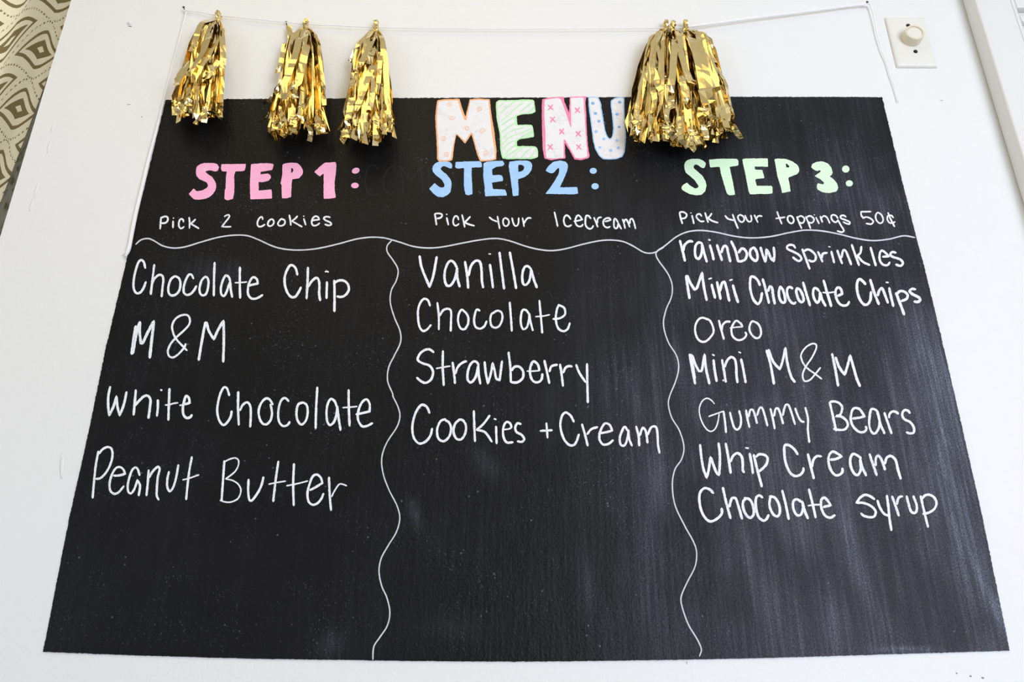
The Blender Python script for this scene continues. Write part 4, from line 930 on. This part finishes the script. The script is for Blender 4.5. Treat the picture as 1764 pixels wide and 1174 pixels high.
tassel('leftmost gold foil tassel, hanging over the top left corner of the board', (376, 27), (329, 385, 62), (299, 381, 208), 30, 1, [
    ('372,34,12 350,38,30 338,62,40 330,90,44', 9, 0.1),
    ('366,38,18 360,62,44 350,88,50 334,112,52 322,132,52', 13, -0.35), ('322,108,48 314,125,52 302,146,54', 14, -0.7),
    ('372,42,20 368,70,40 356,98,50 342,118,50 334,140,48', 11, -0.1), ('376,46,20 374,66,38 366,90,44 362,110,46', 8, 0.2),
    ('382,48,14 383,66,26 384,100,30 381,150,30 378,200,30', 9.5, 0.1), ('376,104,42 362,128,44 350,140,44', 8, 0.4),
    ('362,112,44 366,140,40 361,168,40 358,196,38', 9, 0.2), ('345,120,40 332,160,42 318,172,40 286,182,24', 7, 0.6), ('326,150,44 322,176,44 315,196,44', 10, -0.3)])
tassel('second gold foil tassel from the left, its side pinned by a nail', (527, 41), (492, 551, 68), (462, 558, 232), 30, 2, [
    ('496,44,10 500,62,14 498,90,20 490,112,24', 9, 0.2), ('520,52,14 514,72,38 507,100,46 494,135,50 484,168,50', 11.5, -0.1),
    ('530,54,14 528,80,44 522,105,50 517,130,52 510,148,52', 12, 0.0), ('536,54,12 542,64,26 548,84,30 550,110,32 556,150,30 557,182,28', 9.5, 0.1),
    ('492,74,18 486,100,24 480,128,26', 8, 0.3), ('498,150,52 494,160,52 490,172,52', 10, -0.5), ('522,150,46 520,172,48 516,186,48', 8, 0.4),
    ('500,144,50 506,158,52 508,170,50', 10, -0.3), ('522,176,46 520,190,46 516,206,46', 10.5, 0.1), ('480,190,46 486,200,48 490,210,48', 10, -0.8),
    ('474,206,42 474,215,42 473,224,42', 9.5, 0.1), ('505,196,44 505,212,46 506,224,46', 10, 0.2), ('486,140,34 472,165,30 456,180,20', 7, 0.5), ('548,190,30 545,205,28 549,222,26', 6, 0.9)])
tassel('third gold foil tassel from the left, above the gap left of the title', (648, 43), (612, 664, 78), (590, 676, 240), 30, 4, [
    ('645,54,14 640,72,40 628,98,48 616,122,50', 11.5, -0.1), ('652,54,12 658,70,34 664,110,36 666,150,36 669,190,36 674,228,34', 9.5, 0.15),
    ('648,70,30 640,94,48 637,104,50', 10, 0.2), ('642,112,50 630,146,52 620,172,52 614,190,52', 11, -0.2), ('655,90,40 652,130,44 648,170,44', 9, 0.0),
    ('614,116,48 608,135,50 606,150,50', 11, -0.7), ('644,130,46 642,160,48 636,190,48', 8.5, 0.3), ('606,168,46 602,190,48 600,205,48', 11, -0.1),
    ('598,222,44 593,232,46 590,244,46', 10, 0.3), ('648,200,46 648,225,48 646,250,48', 9.5, 0.1), ('630,210,46 630,230,46 628,246,46', 9, -0.4),
    ('636,80,28 614,86,26 604,110,20', 7, 0.4), ('660,180,40 662,205,42 660,232,42', 9, -0.2)])
tassel('left one of the three gold foil tassels bunched at the right of the title', (1147, 43), (1110, 1156, 76), (1086, 1150, 238), 26, 5, [
    ('1124,80,30 1116,110,38 1106,150,40 1098,190,40 1088,215,38', 10, -0.1), ('1118,84,30 1124,110,42 1132,140,44 1137,158,44', 9.5, 0.1),
    ('1140,60,20 1134,80,38 1140,110,42 1146,135,42', 8.5, 0.2), ('1114,140,40 1116,170,42 1110,205,42 1108,228,42', 10, 0.1),
    ('1102,196,40 1100,215,42 1099,232,42', 8, 0.2), ('1124,150,44 1128,175,44 1122,195,44', 9, -0.3), ('1090,205,40 1096,212,42 1104,222,42', 9, -0.7)],
    'gold foil tassels bunched right of the title')
tassel('middle one of the three gold foil tassels bunched at the right of the title', (1159, 44), (1144, 1190, 70), (1140, 1216, 252), 28, 6, [
    ('1164,62,26 1162,80,46 1160,110,50 1158,150,52 1156,164,52', 11.5, 0.0), ('1170,74,40 1176,100,48 1184,128,50 1198,144,50', 10.5, 0.2),
    ('1174,130,50 1180,158,52 1186,178,52', 10.5, -0.2), ('1157,164,50 1156,175,50 1158,186,50', 11, -0.6), ('1152,180,44 1148,200,44 1152,215,44', 9, 0.4),
    ('1172,200,48 1174,225,50 1172,246,50', 10, -0.3), ('1150,216,46 1150,230,46 1146,240,46', 11, 0.1), ('1190,205,46 1194,225,46 1202,240,46', 9, 0.4)],
    'gold foil tassels bunched right of the title')
tassel('right one of the three gold foil tassels bunched at the right of the title', (1181, 43), (1184, 1228, 66), (1196, 1262, 236), 28, 7, [
    ('1193,54,22 1198,74,46 1207,104,52 1214,140,54 1220,180,54', 21, 0.05), ('1206,54,16 1216,64,26 1224,84,34 1226,108,36', 12, 0.1),
    ('1226,112,40 1232,135,42 1236,155,42', 12, -0.2), ('1232,112,30 1246,135,30 1254,160,28 1262,195,26', 8, 0.5), ('1214,186,54 1212,190,54 1211,198,54', 20, -0.2),
    ('1236,180,42 1240,205,44 1242,228,44', 9.5, 0.0), ('1248,178,38 1254,195,38 1252,212,38', 9.5, 0.2), ('1220,198,50 1228,203,50 1236,205,50', 9, -0.8), ('1212,215,46 1216,228,46 1217,240,46', 9, 0.3)],
    'gold foil tassels bunched right of the title')
